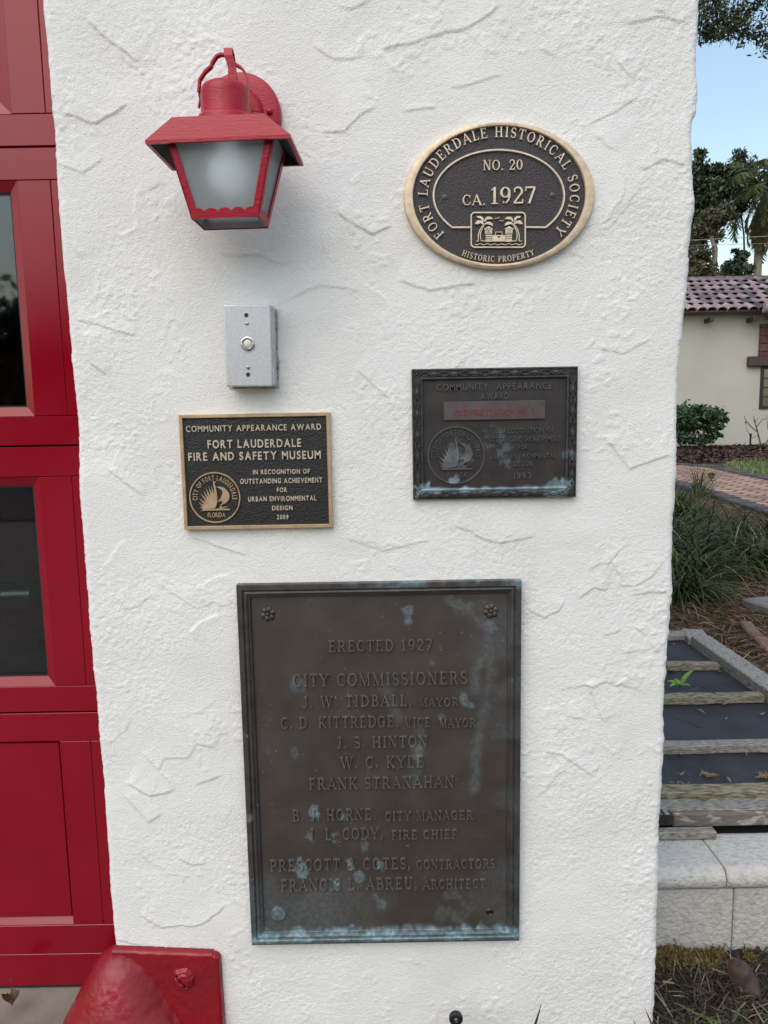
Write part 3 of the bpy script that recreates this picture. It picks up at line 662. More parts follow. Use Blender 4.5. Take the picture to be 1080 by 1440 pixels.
lt = LT.build('lettering', M['bronze_pale'], oval, loc=(0, -HB, 0)); LT = MB(); tz(LT, 'CA.', 'serif', Z2, 372, 488, 414, 465, .0028, track=.05); tz(LT, '1927', 'serif', Z2, 502, 724, 377, 458, .0032)
lt = LT.build('lettering', M['bronze_pale'], oval, loc=(0, -HB, 0))
EM = MB()
pts = [];
for j in range(0, 91):
    a = R(-44.5+j*(269/90.)); pts.append(Z2(547+311*math.cos(a), 418-217*math.sin(a)))
pts = [Z2(672, 569)]+pts+[Z2(415, 570)]
ribbon(EM, pts, [10*sc2]*len(pts), lambda u, v: (u, v), .003, .3)
EM.build('inner_border', M['bronze_pale'], oval, loc=(0, -HB, 0))
EB = MB(); Z8 = local(zmap(655, 290, .08796), oc); s8 = .08796*PXM
def rb(mb, pl, wd, mp, h=.003, close=False, bev=.3):
    q = [mp(*p) for p in pl]
    if close: q = q+[q[0]]
    ribbon(mb, q, [wd]*len(q), lambda u, v: (u, v), h, bev)
rr = []
for cx, cy, a0 in ((900, 150, -90), (900, 590, 0), (150, 590, 90), (150, 150, 180)):
    for k in range(6): a = R(a0+k*18); rr.append((cx+58*math.cos(a), cy+58*math.sin(a)))
rr = [(530, 92)]+rr+[(530, 92)]
ribbon(EB, [Z8(*p) for p in rr], [26*s8]*len(rr), lambda u, v: (u, v), .003, .3)
for mir in (0, 1):
    mx_ = (lambda x: 1066-x) if mir else (lambda x: x)
    def e(pl, wd=17, close=False): rb(EB, [(mx_(x), y) for x, y in pl], wd*s8, Z8, close=close)
    def ep(pl): poly(EB, [Z8(mx_(x), y) for x, y in pl], lambda u, v: (u, v), .003)
    e([(170, 550), (205, 548), (205, 460), (225, 380), (265, 310), (285, 290)]); e([(330, 550), (250, 545), (238, 480), (245, 400), (275, 330), (300, 300)])
    e([(283, 290), (280, 240), (255, 190), (215, 155), (180, 155)]); ep([(180, 150), (240, 148), (285, 180), (290, 215), (270, 225), (240, 185), (195, 175)])
    e([(285, 265), (250, 230), (200, 220), (150, 275)]); ep([(150, 275), (180, 222), (235, 222), (275, 260), (270, 280), (240, 262), (190, 280)])
    e([(300, 240), (315, 195), (345, 165), (400, 165), (435, 195)]); ep([(300, 230), (320, 180), (370, 160), (435, 195), (380, 200), (335, 205), (312, 245)])
    ep([(295, 275), (340, 240), (395, 240), (430, 270), (440, 305), (395, 290), (340, 275), (300, 295)])
    ep([(290, 355), (370, 310), (440, 355), (425, 365), (425, 440), (315, 440), (310, 365)])
    for yy in (452, 486, 520): ep([(322, yy), (418, yy), (418, yy+22), (322, yy+22)])
    ep([(318, 545), (420, 545), (420, 560), (318, 560)])
ep([(425, 455), (640, 455), (640, 470), (425, 470)]); poly(EB, [Z8(*p) for p in [(425, 472), (510, 472), (510, 495), (556, 495), (556, 472), (640, 472), (640, 556), (425, 556)]], lambda u, v: (u, v), .0031)
rb(EB, [(480, 455), (480, 405), (585, 405), (585, 455)], 14*s8, Z8)
for cx in (368, 700): rb(EB, [(cx-45, 345+5), (cx+45, 350), (cx+45, 420), (cx-45, 420)], 7*s8, Z8, .0042, True); rb(EB, [(cx-20, 375), (cx+20, 375), (cx+20, 400), (cx-20, 400)], 9*s8, Z8, .0042, True)
rb(EB, [(150+i*19, 600+10*math.sin(i*1.05)) for i in range(41)], 12*s8, Z8)
rb(EB, [(465, 190), (490, 188), (505, 182), (525, 182), (540, 165)], 10*s8, Z8); rb(EB, [(540, 225), (560, 220), (575, 238), (592, 222), (612, 220)], 10*s8, Z8)
EB.build('emblem', M['bronze_pale'], oval, loc=(0, -HB, 0))
for u, v in ((290, 425), (805, 415)):
    x, z = Z2(u, v); mb = MB(); mb.lathe([(0, .0015), (.0025, .0014), (.0042, .0005), (.0045, -.001)], (x, -HB, z), axis='y', n=18)
    mb.box(x-.003, x+.003, -HB-.0022, -HB-.0014, z-.0005, z+.0005); mb.box(x-.0005, x+.0005, -HB-.0023, -HB-.0013, z-.003, z+.003); mb.build('mounting_screw', M['screw'], oval, smooth=30)

# ------------------------------------------------------------------ city seal used on the two award plaques (unit circle, y up)
def seal(mb, c, r, h, weight, ring=True):
    xf = lambda u, v: (c[0]+u*r, c[1]+v*r)
    if ring: ps = [(math.cos(R(a)), math.sin(R(a))) for a in range(0, 361, 6)]; ribbon(mb, ps, [.06]*len(ps), xf, h, .3)
    text_arc(mb, 'CITY OF FORT LAUDERDALE', 'sans', c, .70*r, .70*r, 188, -8, .19*r, h*.8, weight, track=.10)
    text(mb, 'FLORIDA', 'sans', c[0]+.03*r, c[1]-.70*r, .18*r, .72*r, h*.8, weight)
    z = lambda px, py: ((px-495)/420., (385-py)/420.)
    P = lambda pl: poly(mb, [z(*p) for p in pl], xf, h)
    P([(475, 115), (495, 130), (515, 200), (530, 300), (540, 400), (530, 470), (510, 530), (495, 545), (495, 560), (300, 580), (285, 560), (300, 500), (330, 440), (380, 395), (430, 370), (475, 350), (490, 240)])
    P([(478, 105), (530, 122), (500, 138), (478, 135)])
    P([(525, 205), (600, 200), (680, 235), (735, 310), (745, 370), (720, 440), (680, 480), (620, 500), (580, 560), (565, 550), (620, 470), (600, 440), (555, 460), (545, 450), (600, 380), (630, 310), (620, 260), (575, 225)])
    P([(250, 600), (290, 580), (560, 570), (740, 580), (745, 600)])
    P([(565, 570), (600, 545), (720, 540), (640, 558), (600, 572)])
    for ax, ay, bx, by in ((235, 540, 300, 560), (220, 460, 290, 520), (230, 395, 315, 470), (265, 315, 345, 425), (310, 260, 375, 395), (352, 215, 410, 380), (402, 195, 445, 370), (448, 180, 468, 350)):
        d = Vector((bx-ax, by-ay)).normalized(); n_ = Vector((-d.y, d.x))*17
        P([(ax, ay), (bx+n_.x, by+n_.y), (bx+d.x*25, by+d.y*25), (bx-n_.x, by-n_.y)])
def rect_frame(x0, x1, z0, z1, prof, n=1):
    """mitred frame; prof = list of (inset, height) outer to inner; n subdivisions a side"""
    vs = []; fs = []; m = 4*n
    for ins, h in prof:
        a, b, c, d = x0+ins, x1-ins, z0+ins, z1-ins
        cs = [(a, c), (b, c), (b, d), (a, d)]
        for k in range(4):
            p, q = cs[k], cs[(k+1) % 4]
            for j in range(n): t = j/n; vs.append((p[0]+(q[0]-p[0])*t, -h, p[1]+(q[1]-p[1])*t))
    for i in range(len(prof)-1):
        for j in range(m): fs.append((i*m+j, i*m+(j+1) % m, (i+1)*m+(j+1) % m, (i+1)*m+j))
    return vs, fs

# ------------------------------------------------------------------ black and gold award plaque
PXM = .00114
ac = (-.2035, 0, 1.0587); ahw, ahh = .1203, .0926
Z3 = local(zmap(230, 400, .25, -.011), ac)
award = thing('award_plaque', 'small black and gold award plaque with a city seal at its lower left', 'plaque', ac)
mb = MB(); mb.add(*rect_frame(-ahw, ahw, -ahh, ahh, [(0, -.004), (0, .0095), (.0012, .0115), (.0052, .0115), (.006, .0105), (.006, .005)])); mb.build('frame', M['bronze_gold'], award)
mb = MB(); mb.box(-ahw+.0058, ahw-.0058, -.0072, 0, -ahh+.0058, ahh-.0058); mb.build('plaque_field', M['award_field'], award)
LT = MB()
for s, x0, x1, y0, y1, wt in (('COMMUNITY APPEARANCE AWARD', 122, 890, 790, 823, .012), ('FORT LAUDERDALE', 243, 778, 873, 917, .018), ('FIRE AND SAFETY MUSEUM', 135, 890, 942, 986, .018),
                           ('IN RECOGNITION OF', 500, 825, 1041, 1066, .018), ('OUTSTANDING ACHIEVEMENT', 428, 895, 1091, 1118, .018), ('FOR', 635, 697, 1144, 1168, .018), ('URBAN ENVIRONMENTAL', 473, 862, 1192, 1218, .018), ('DESIGN', 608, 728, 1246, 1270, .018), ('2009', 635, 705, 1297, 1321, .018)):
    LT = MB(); tz(LT, s, 'sans', Z3, x0, x1, y0, y1, .0026, wt, .10); LT.build('lettering', M['bronze_letter'], award, loc=(0, -.0072, 0))
LT = MB(); scn = Z3(287, 1200); seal(LT, scn, 141*.25*PXM, .0026, .012)
LT.build('city_seal', M['bronze_gold'], award, loc=(0, -.0072, 0))

# ------------------------------------------------------------------ weathered 1993 award plaque with a vine border
PXM = .00113
wc = (.1787, 0, 1.1127); whw, whh = .1312, .1035
Z4 = local(zmap(560, 490, .2593, -.01), wc)
def w_stain(x, z):
    x = np.asarray(x, float); z = np.asarray(z, float)
    n1 = fnoise(x, z, 90, 51, 3); n2 = fnoise(x, z, 35, 52, 3); s = np.zeros(x.shape)
    def sp(px, py, r, a):
        nonlocal s
        c = local(W_, wc)(px, py); d = np.hypot(x-c[0], z-c[1])/(r*PXM); s = np.maximum(s, a*.85*sstep(.85, .25, d+1.2*(n2-.5)+2.4*(n1-.5)))
    zz = local(W_, wc)(700, 688)[1]; s = np.maximum(s, np.where(np.abs(x) < .12, 1, 0)*sstep(.0058, .0008, np.abs(z-zz)+.007*(n1-.5))*(.55+.5*sstep(.3, .6, n2)))
    sp(592, 690, 15, .9); sp(800, 678, 11, .9); sp(640, 676, 9, .8); sp(632, 640, 16, .45); sp(642, 640, 22, .3); sp(722, 650, 14, .3); sp(717, 630, 14, .26); sp(705, 618, 18, .18); sp(778, 690, 16, .5); sp(802, 640, 9, .25)
    return np.clip(s, 0, 1)
def W_(px, py): return W(px, py, -.012)
M['wbronze'] = stainmat('weathered_bronze', (.034, .031, .031), (.052, .046, .043), (.20, .31, .35), .42, .35, 40, stain2=(.32, .40, .44))
M['wborder'] = stainmat('weathered_bronze_border', (.030, .028, .029), (.060, .055, .054), (.20, .31, .35), .42, .35, 120, stain2=(.32, .40, .44))
waward = thing('vine_border_plaque', 'weathered dark bronze award plaque with a vine border and red name strip', 'plaque', wc)
def attr_build(mb, name, m_, parent, fn, loc=None, smooth=None):
    v = np.array(mb.v); mb.c = list(fn(v[:, 0], v[:, 2])); return mb.build(name, m_, parent, loc=loc, attr=True, smooth=smooth)
def field(name, x0, x1, z0, z1, h, st, m_, parent, fn):
    X, Z = np.meshgrid(np.arange(x0, x1+1e-6, (x1-x0)/round((x1-x0)/st)), np.arange(z0, z1+1e-6, (z1-z0)/round((z1-z0)/st)))
    return grid_mesh(name, np.stack([X, np.full_like(X, -h), Z], -1), m_, parent, fn(X, Z))
field('plaque_field', -whw+.015, whw-.015, -whh+.0135, whh-.0135, .006, .0015, M['wbronze'], waward, w_stain)
mb = MB(); mb.add(*rect_frame(-whw, whw, -whh, whh, [(0, -.004), (0, .0095), (.0008, .0105), (.0022, .0108), (.003, .0082), (.0128, .0082), (.0136, .0105), (.0155, .0108), (.0170, .010), (.0178, .0055)], 90))
fr_ = attr_build(mb, 'frame', M['wborder'], waward, w_stain)
OR = MB()
def boss(x, z, rx, rz, h, n=14):
    vs = []; fs = []; pr = [(1, 0), (.9, .45), (.6, .85), (.001, 1)]
    for t, hh_ in pr:
        for j in range(n): a = 2*math.pi*j/n; vs.append((x+rx*t*math.cos(a), -h*hh_, z+rz*t*math.sin(a)))
    for i in range(3):
        for j in range(n): fs.append((i*n+j, i*n+(j+1) % n, (i+1)*n+(j+1) % n, (i+1)*n+j))
    OR.add(vs, fs)
idf = lambda u, v: (u, v)
for horiz, fix, a, b in ((1, whh-.0079, -whw+.019, whw-.019), (1, -whh+.0079, -whw+.019, whw-.019), (0, -whw+.0079, -whh+.019, whh-.019), (0, whw-.0079, -whh+.019, whh-.019)):
    n = round((b-a)/.033); st = (b-a)/n
    for k in range(n):
        c0 = a+k*st+st/2; mk = (lambda u, v: (u, fix+v)) if horiz else (lambda u, v: (fix+v, u))
        x, z = mk(c0, 0); boss(x, z, *((.0085, .0038) if horiz else (.0038, .0085)), .0038)
        for sg in (-1, 1):
            ribbon(OR, [mk(c0-st/2+t*st, sg*.0042*math.cos(math.pi*2*t)) for t in np.linspace(-.02, 1.02, 12)], [.0019]*12, idf, .0034, .35)
            for q in (-.42, .42):
                cx_ = c0+q*st; ribbon(OR, [mk(cx_-.006, sg*.0006), mk(cx_-.002, sg*.0032), mk(cx_+.004, sg*.0036)], [.0010, .0022, .0007], idf, .0030, .3)
for sx in (-1, 1):
    for sz in (-1, 1):
        cx_, cz_ = sx*(whw-.0079), sz*(whh-.0079); boss(cx_, cz_, .0024, .0024, .003)
        for k in range(8): a = k*math.pi/4; boss(cx_+.0042*math.cos(a), cz_+.0042*math.sin(a), .0017, .0017, .0018, 8)
M['wvine'] = stainmat('weathered_vine', (.055, .052, .053), (.085, .080, .079), (.20, .31, .35), .36, .45, 160, stain2=(.32, .40, .44))
attr_build(OR, 'vine_ornament', M['wvine'], waward, w_stain, loc=(0, -.0082, 0))
M['wletter'] = stainmat('weathered_bronze_letter', (.095, .09, .09), (.14, .13, .13), (.20, .31, .35), .38, .45, 140, stain2=(.34, .42, .46))
for s, x0, x1, y0, y1 in (('COMMUNITY  APPEARANCE', 207, 841, 188, 223), ('AWARD', 447, 604, 240, 275), ('IN RECOGNITION OF', 528, 848, 432, 458), ('OUTSTANDING ACHIEVEMENT', 465, 888, 480, 506), ('FOR', 652, 708, 523, 547),
                       ('URBAN ENVIRONMENTAL', 497, 861, 571, 597), ('DESIGN', 627, 730, 613, 639), ('1993', 628, 727, 674, 707)):
    LT = MB(); tz(LT, s, 'sans', Z4, x0, x1, y0, y1, .0024, .004, .12); attr_build(LT, 'lettering', M['wletter'], waward, w_stain, loc=(0, -.006, 0))
LT = MB(); seal(LT, Z4(315, 580), 154*.2593*PXM, .0022, .0); attr_build(LT, 'city_seal', M['wletter'], waward, w_stain, loc=(0, -.006, 0))
p0, p1 = Z4(247, 341), Z4(799, 341)
mb = MB(); mb.box(p0[0], p1[0], -.0095, -.0055, p0[1]-.0148, p0[1]+.0148); ns = mb.build('name_strip', mat('strip_brown', (.085, .060, .062), .42, .2, (.11, .085, .088), 60), waward, bevel=.0008)
LT = MB(); tz(LT, 'OLD FIRE STATION NO. 3', 'sans', Z4, 308, 740, 328, 361, .0009, .0, .1); LT.build('lettering', mat('faded_red', (.26, .022, .028), .6, 0, (.13, .035, .04), 300), ns, loc=(0, -.0095, 0))

# ------------------------------------------------------------------ large dedication plaque
PXM = .00120
dc = (-.0104, 0, .5550); dhw, dhh = .2328, .3195
Z5 = local(zmap(320, 800, .39815, -.012), dc); Z6 = local(zmap(320, 1060, .39815, -.012), dc)
SPOT = [(575, 866, 8, .5), (608, 933, 6, .3), (440, 1146, 9, .85), (482, 1148, 7, .5), (512, 1190, 9, .35), (505, 1232, 0, 0), (423, 1222, 13, .75), (536, 1217, 7, .8), (493, 1220, 8, .7), (471, 1246, 8, .85), (505, 1233, 8, .6), (535, 1272, 10, .4), (586, 1052, 9, .45), (585, 1068, 7, .5), (590, 1055, 4, .5), (437, 1177, 7, .4), (468, 1177, 8, .55), (412, 1060, 7, .22), (376, 1060, 7, .15), (420, 962, 10, .25), (640, 850, 12, .3), (655, 860, 12, .3), (690, 880, 10, .4), (655, 990, 11, .45), (625, 1010, 6, .3), (548, 985, 9, .3), (350, 1150, 6, .5), (640, 1290, 30, .2)]
STRK = [[(635, 845), (660, 862), (683, 885), (688, 905), (672, 940), (668, 975)], [(690, 905), (690, 960), (680, 1000), (672, 1050), (668, 1110)], [(592, 1030), (588, 1075), (580, 1110)], [(545, 970), (560, 1010)]]
def d_stain(x, z):
    x = np.asarray(x, float); z = np.asarray(z, float); s = np.zeros(x.shape); a_ll = .2
    n1 = fnoise(x, z, 70, 61, 4); n2 = fnoise(x, z, 22, 62, 3); n3 = fnoise(x, z*2.6, 34, 63, 4); lc = local(W_, dc)
    for px, py, r, a in SPOT:
        if a == 0: continue
        c = lc(px, py); d = np.hypot(x-c[0], (z-c[1])*.8)/(r*PXM); s = np.maximum(s, a*.85*sstep(.95, .35, d+2.4*(n1-.5)))
    for pl in STRK:
        P = [np.array(lc(*p)) for p in pl]
        for k in range(len(P)-1):
            d = P[k+1]-P[k]; ln = np.hypot(*d); d = d/ln; t = np.clip((x-P[k][0])*d[0]+(z-P[k][1])*d[1], 0, ln)
            dd = np.hypot(x-P[k][0]-d[0]*t, z-P[k][1]-d[1]*t); s = np.maximum(s, (.2 if len(pl) > 4 else .14)*sstep(.015, .001, dd+.016*(n1-.5)))
    s = np.maximum(s, sstep(-dhh+.030, -dhh+.016, z+.024*(n1-.5))*(.5+.5*sstep(.38, .62, n3))*sstep(-dhh+.001, -dhh+.006, z))
    s = np.maximum(s, .55*sstep(dhh-.014, dhh-.003, z+.01*(n1-.5))*sstep(.40, .60, n3)*sstep(-.12, .05, x))
    s = np.maximum(s, .8*sstep(.02, .004, np.hypot(x-dhw, z-dhh)+.01*(n1-.5)))
    s = np.maximum(s, a_ll*sstep(-.17, -.24, z+.06*(n2-.5))*sstep(.05, -.12, x+.08*(n2-.5)))
    s = np.maximum(s, .12*sstep(.1, .22, x)*sstep(.35, .6, n2))
    sp = vnoise(x*420, z*420, 77); s = np.maximum(s, .6*sstep(.962, .975, sp)*sstep(.4, .6, n2))
    return np.clip(s, 0, 1)
M['dbronze'] = stainmat('old_bronze', (.062, .050, .044), (.084, .068, .060), (.10, .20, .225), .46, .3, 14, bump=.45, bscale=700, bdist=.0009, stain2=(.27, .33, .36))
M['dframe'] = stainmat('old_bronze_frame', (.048, .043, .042), (.075, .067, .063), (.10, .20, .225), .42, .35, 50, bump=.3, bscale=500, bdist=.0006, stain2=(.27, .34, .37))
M['dletter'] = stainmat('old_bronze_letter', (.125, .104, .092), (.17, .145, .128), (.12, .22, .25), .42, .35, 160, stain2=(.30, .36, .38))
ded = thing('dedication_plaque', 'large brown bronze plaque listing the 1927 city commissioners, greenish along its lower edge', 'plaque', dc)
field('plaque_field', -dhw+.018, dhw-.018, -dhh+.018, dhh-.018, .0055, .0018, M['dbronze'], ded, d_stain)
mb = MB(); mb.add(*rect_frame(-dhw, dhw, -dhh, dhh, [(0, -.005), (0, .0135), (.001, .015), (.0085, .0155), (.0095, .0145), (.0098, .0118), (.0112, .0118), (.0118, .0132), (.0145, .0140), (.0168, .0130), (.0176, .0105), (.0205, .0102), (.0212, .0092), (.0218, .005)], 150))
attr_build(mb, 'frame', M['dframe'], ded, d_stain)
LT = MB()
for mp, s, x0, x1, y0, y1 in ((Z5, 'ERECTED 1927', 355, 729, 254, 293), (Z5, 'CITY COMMISSIONERS', 228, 854, 371, 415), (Z5, 'J. W. TIDBALL,', 263, 657, 451, 490), (Z5, 'MAYOR', 677, 820, 460, 489),
   (Z5, 'C. D. KITTREDGE,', 186, 609, 526, 565), (Z5, 'VICE', 626, 722, 530, 562), (Z5, 'MAYOR', 748, 881, 533, 563), (Z5, 'J. S. HINTON', 385, 712, 596, 635),
   (Z6, 'W. C. KYLE', 398, 699, 14, 54), (Z6, 'FRANK STRANAHAN', 286, 806, 87, 127), (Z6, 'B. J. HORNE,', 228, 529, 201, 240), (Z6, 'CITY MANAGER', 556, 872, 208, 239), (Z6, 'J. L. CODY,', 286, 554, 269, 308), (Z6, 'FIRE CHIEF', 579, 817, 275, 306),
   (Z6, 'PRESCOTT & COTES,', 148, 652, 377, 416), (Z6, 'CONTRACTORS', 667, 950, 380, 411), (Z6, 'FRANCIS L. ABREU,', 186, 676, 447, 487), (Z6, 'ARCHITECT', 691, 917, 450, 481)):
    LT = MB(); tz(LT, s, 'serif', mp, x0, x1, y0, y1, .0038, 0, .14); attr_build(LT, 'lettering', M['dletter'], ded, d_stain, loc=(0, -.0055, 0))
for u, v in ((141, 163), (932, 152)):
    x, z = Z5(u, v); OR = MB(); boss(x, z, .0036, .0036, .0056)
    for k in range(6): a = k*math.pi/3+.3; boss(x+.0076*math.cos(a), z+.0076*math.sin(a), .0056, .0056, .0030, 12)
    OR.build('rosette', M['dframe'], ded, smooth=50, loc=(0, -.0055, 0), attr=True)
x, z = Z6(178, 572); mb = MB(); mb.lathe([(0, .0036), (.010, .0036), (.0125, .0028), (.0132, -.001)], (x, -.0055, z), axis='y', n=28); mb.c = [.5]*len(mb.v); bo_ = mb.build('bolt_head', M['dframe'], ded, smooth=30, attr=True)
x, z = Z6(928, 568); mb = MB(); mb.lathe([(0, .0004), (.004, .0004)], (x, -.0055, z), axis='y', n=12); mb.lathe([(.004, .0006), (.0052, .0016), (.0068, .0002)], (x, -.0055, z), axis='y', n=12); mb.build('bolt_hole', M['black'], ded)

# ------------------------------------------------------------------ painted corner guard
guard = thing('corner_guard', 'thick red painted cast corner guard, half cone on a bolted plate at the pier foot', 'corner guard', (-.475, 0, 0))
def guard_mesh():
    n = 160; m = 120
    # flange plate and half cone as one relief over the wall corner, then the cone carried round into the doorway
    th = np.radians(np.linspace(-200, 20, n)); h = np.linspace(0, 1, m)
    TH, Hh = np.meshgrid(th, h); zt_ = .221
    r0 = .122*(1-Hh)**.85+.026; r0 = np.where(Hh > .86, r0*np.sqrt(np.clip(1-((Hh-.86)/.14)**2, 0, 1)), r0)
    r0 = r0*(1+.06*(fnoise(TH*.6, Hh*2, 3, 71, 3)-.5))+.0014*(fnoise(TH, Hh*4, 14, 72, 3)-.5)
    X = -.005+r0*np.cos(TH); Y = .012+r0*np.sin(TH)*.95; Z = Hh*zt_
    X, Y = -.005+(X+.005)*.985, Y+.0015
    V = np.stack([X, Y, Z], -1); return V
grid_mesh('cone', guard_mesh(), M['guard'], guard)
def flange():
    x0, x1, z1 = -.013, .178, .230; n, m = 190, 200
    U, Vv = np.meshgrid(np.linspace(0, 1, n), np.linspace(0, 1, m)); X = x0+U*(x1-x0-.004*Vv); Z = -.02+Vv*(z1+.02-.012*U)
    d = np.minimum(x1-.004*Vv-X, (z1-.012*U)-Z)
    cxr, czr, rr_ = x1-.016, z1-.026, .012
    q = np.hypot(np.maximum(X-cxr, 0), np.maximum(Z-czr, 0)); d = np.where((X > cxr) & (Z > czr), rr_-q, d)
    Hh = .012*np.sqrt(np.clip(1-(1-np.clip(d/.006, 0, 1))**2, 0, 1)); X = np.where(d < 0, cxr+(X-cxr)*rr_/np.maximum(q, 1e-6), X); Z = np.where(d < 0, czr+(Z-czr)*rr_/np.maximum(q, 1e-6), Z)
    Hh += .0035*(fnoise(X, Z, 35, 81, 3)-.5)*np.clip(d/.01, 0, 1)
    bx, bz = W(258, 1378, -.014); qx, qz = X-.475-bx, Z-bz; r = (np.abs(qx*.95+qz*.3)**3.2+np.abs(qz*.95-qx*.3)**3.2)**(1/3.2)+.007*(fnoise(X, Z, 110, 82, 3)-.5); Hh += .0062*sstep(.020, .0145, r)+.003*sstep(.014, .010, np.hypot(qx, qz)+.005*(fnoise(X, Z, 130, 83, 2)-.5))
    sl_ = (X-.475-bx+.004)*.94+(Z-bz)*.34; Hh -= .013*sstep(.0030, .0009, np.abs(sl_+.006*(fnoise(X, Z, 120, 84, 2)-.5)+.004*np.sign(qz)*sstep(.002, .008, np.abs(qz))))*sstep(.0165, .012, np.hypot(X-.475-bx, Z-bz))
    # blend the plate into the cone
    hz = np.clip(Z/.221, 0, 1); rc = (.122*(1-hz)**.85+.026)*np.sqrt(np.clip(1-(np.clip(hz-.86, 0, 1)/.14)**2, 0, 1)); rc = np.where(Z > .221, -(Z-.221), rc)
    rc = np.where(rc > 0, rc*(1+.05*(fnoise(X*4, Z*9, 3, 71, 3)-.5)), rc)
    ax_ = np.abs(X+.005); hc = np.where(ax_ < rc, .95*np.sqrt(np.clip(rc**2-ax_**2, 0, 1))-.012, -.012-1.2*(ax_-rc))
    hc += .0016*(fnoise(X, Z, 45, 73, 3)-.5)
    kk = .012*np.clip(d/.006, 0, 1)+.0005; Hh = np.where(d > 0, (Hh+hc+np.sqrt((Hh-hc)**2+kk**2))/2, Hh)
    return np.stack([X, -Hh, Z], -1)
grid_mesh('flange_plate', flange(), M['guard'], guard)
# ------------------------------------------------------------------ ground, path, beds
M['soil'] = mat('pine_straw_soil', (.085, .050, .027), .95, 0, (.034, .020, .012), 22, bump=1., bscale=90, bdist=.012)
M['mulch'] = mat('dark_mulch', (.040, .020, .016), .95, 0, (.018, .010, .009), 9, bump=1., bscale=30, bdist=.03)
M['lawn'] = mat('lawn_soil', (.055, .085, .022), .95, 0, (.085, .115, .035), 6, bump=1., bscale=60, bdist=.02)
M['concrete'] = mat('concrete', (.24, .21, .18), .9, 0, (.17, .15, .13), 12, bump=.5, bscale=150, bdist=.002)
M['asphalt'] = mat('asphalt', (.06, .06, .06), .9, 0, (.045, .045, .045), 8)
ys = np.unique(np.concatenate([np.arange(-60, 0, 6.), np.arange(0, 4, .12), np.arange(4, 24, 1.), np.arange(24, 121, 8.)]))
xs = np.unique(np.concatenate([np.arange(-60, 0, 6.), np.arange(0, 4.5, .12), np.arange(5, 20, 1.), np.arange(20, 121, 8.)]))
X, Y = np.meshgrid(xs, ys); Z = np.vectorize(G)(Y)
Z = Z+np.where((Y > .45) & (Y < 4) & (X > .5) & (X < 4.4), .035*(fnoise(X, Y, 2.2, 91, 2)-.5), 0)+.05*sstep(1.3, 2.3, X)*sstep(4, 2, Y)*sstep(.6, 1.2, Y)
kind(grid_mesh('ground', np.stack([X, Y, Z], -1), M['soil']), 'structure')
def gh(x, y):
    z = G(y)
    if .45 < y < 4 and .5 < x < 4.4: z += .035*(float(fnoise(x, y, 2.2, 91, 2))-.5)
    return z+.05*float(sstep(1.3, 2.3, x)*sstep(4, 2, y)*sstep(.6, 1.2, y))
def sheet(name, pts, lift, m_, k='structure'):
    mb = MB(); mb.add([(x, y, G(y)+lift) for x, y in pts], [tuple(range(len(pts)))]); return kind(mb.build(name, m_), k)
mb = MB(); mb.box(-6, -.30, -7, .30, -.12, .0445); kind(mb.build('concrete_apron', M['concrete'], bevel=.006), 'structure')
mb = MB(); mb.box(-40, 40, -15, -7.5, -.1, .012); kind(mb.build('road', M['asphalt']), 'structure')
sheet('house_bed', [(4.6, 12.2), (16, 12.2), (16, 20), (3., 20), (3., 12.2)], .012, M['mulch'])
kp = [(5.62, 4), (5.62, 8.5), (5.72, 10.2), (5.95, 11.3), (6.4, 12.15), (7.4, 12.6), (16, 12.8), (16, 4)]
sheet('lawn', kp, .03, M['lawn'])
# lawn blades
M['chip'] = mat('mulch_chip', (.1, .05, .04), .95, attr=[(0, (.016, .008, .007)), (.55, (.055, .026, .02)), (.9, (.10, .05, .035)), (1, (.22, .15, .09))])
def blades(name, pts, hts, wd, m_, lean=.5, bend=.4, tint=None, kindv='stuff', rg=nrs, segs=2, parent=None):
    """many tapering leaf blades as one mesh; pts (n,3)"""
    pts = np.asarray(pts, float); n = len(pts); a = rg.uniform(0, 2*math.pi, n); L = np.asarray(hts)
    ln = np.abs(rg.normal(lean, .25, n)); dr = np.stack([np.cos(a), np.sin(a), np.zeros(n)], 1); sd_ = np.stack([-np.sin(a), np.cos(a), np.zeros(n)], 1)
    V = []; K = segs+1
    p = pts.copy(); th = ln*.6
    for k in range(K):
        w_ = wd*(1-.92*(k/segs)**1.6)*(1 if np.ndim(wd) == 0 else 1); w_ = np.broadcast_to(np.asarray(w_), (n,))[:, None]
        V.append(p-sd_*w_/2); V.append(p+sd_*w_/2)
        p = p+(dr*np.sin(th)[:, None]+np.array([0, 0, 1.])*np.cos(th)[:, None])*(L/segs)[:, None]; th = th+bend*(1+ln)
    V = np.stack(V, 1).reshape(-1, 3); b = np.arange(n)[:, None, None]*(2*K); s_ = np.arange(segs)[None, :, None]*2
    Q = (b+s_+np.array([0, 1, 3, 2])[None, None]).reshape(-1, 4)
    t = rg.rand(n) if tint is None else tint
    o = quad_mesh(name, V, Q, m_, parent, np.repeat(t, 2*K), True)
    return kind(o, kindv) if kindv else o
M['grassleaf'] = mat('grass_leaf', (.1, .2, .03), .55, attr=[(0, (.08, .13, .016)), (.6, (.16, .20, .035)), (1, (.24, .23, .07))])
M['liriope'] = mat('liriope_leaf', (.1, .2, .03), .5, spec=.18, attr=[(0, (.012, .020, .004)), (.5, (.040, .058, .012)), (.85, (.125, .145, .045)), (.93, (.15, .18, .02)), (1, (.34, .28, .16))])
gp = []
while len(gp) < 9000:
    x, y = rnd.uniform(5.6, 12), rnd.uniform(5, 12.7)
    edge_x = np.interp(y, [4, 8.5, 10.2, 11.3, 12.15, 12.6], [5.65, 5.65, 5.75, 5.98, 6.45, 7.4])
    if x > edge_x: gp.append((x, y, G(y)+.03))
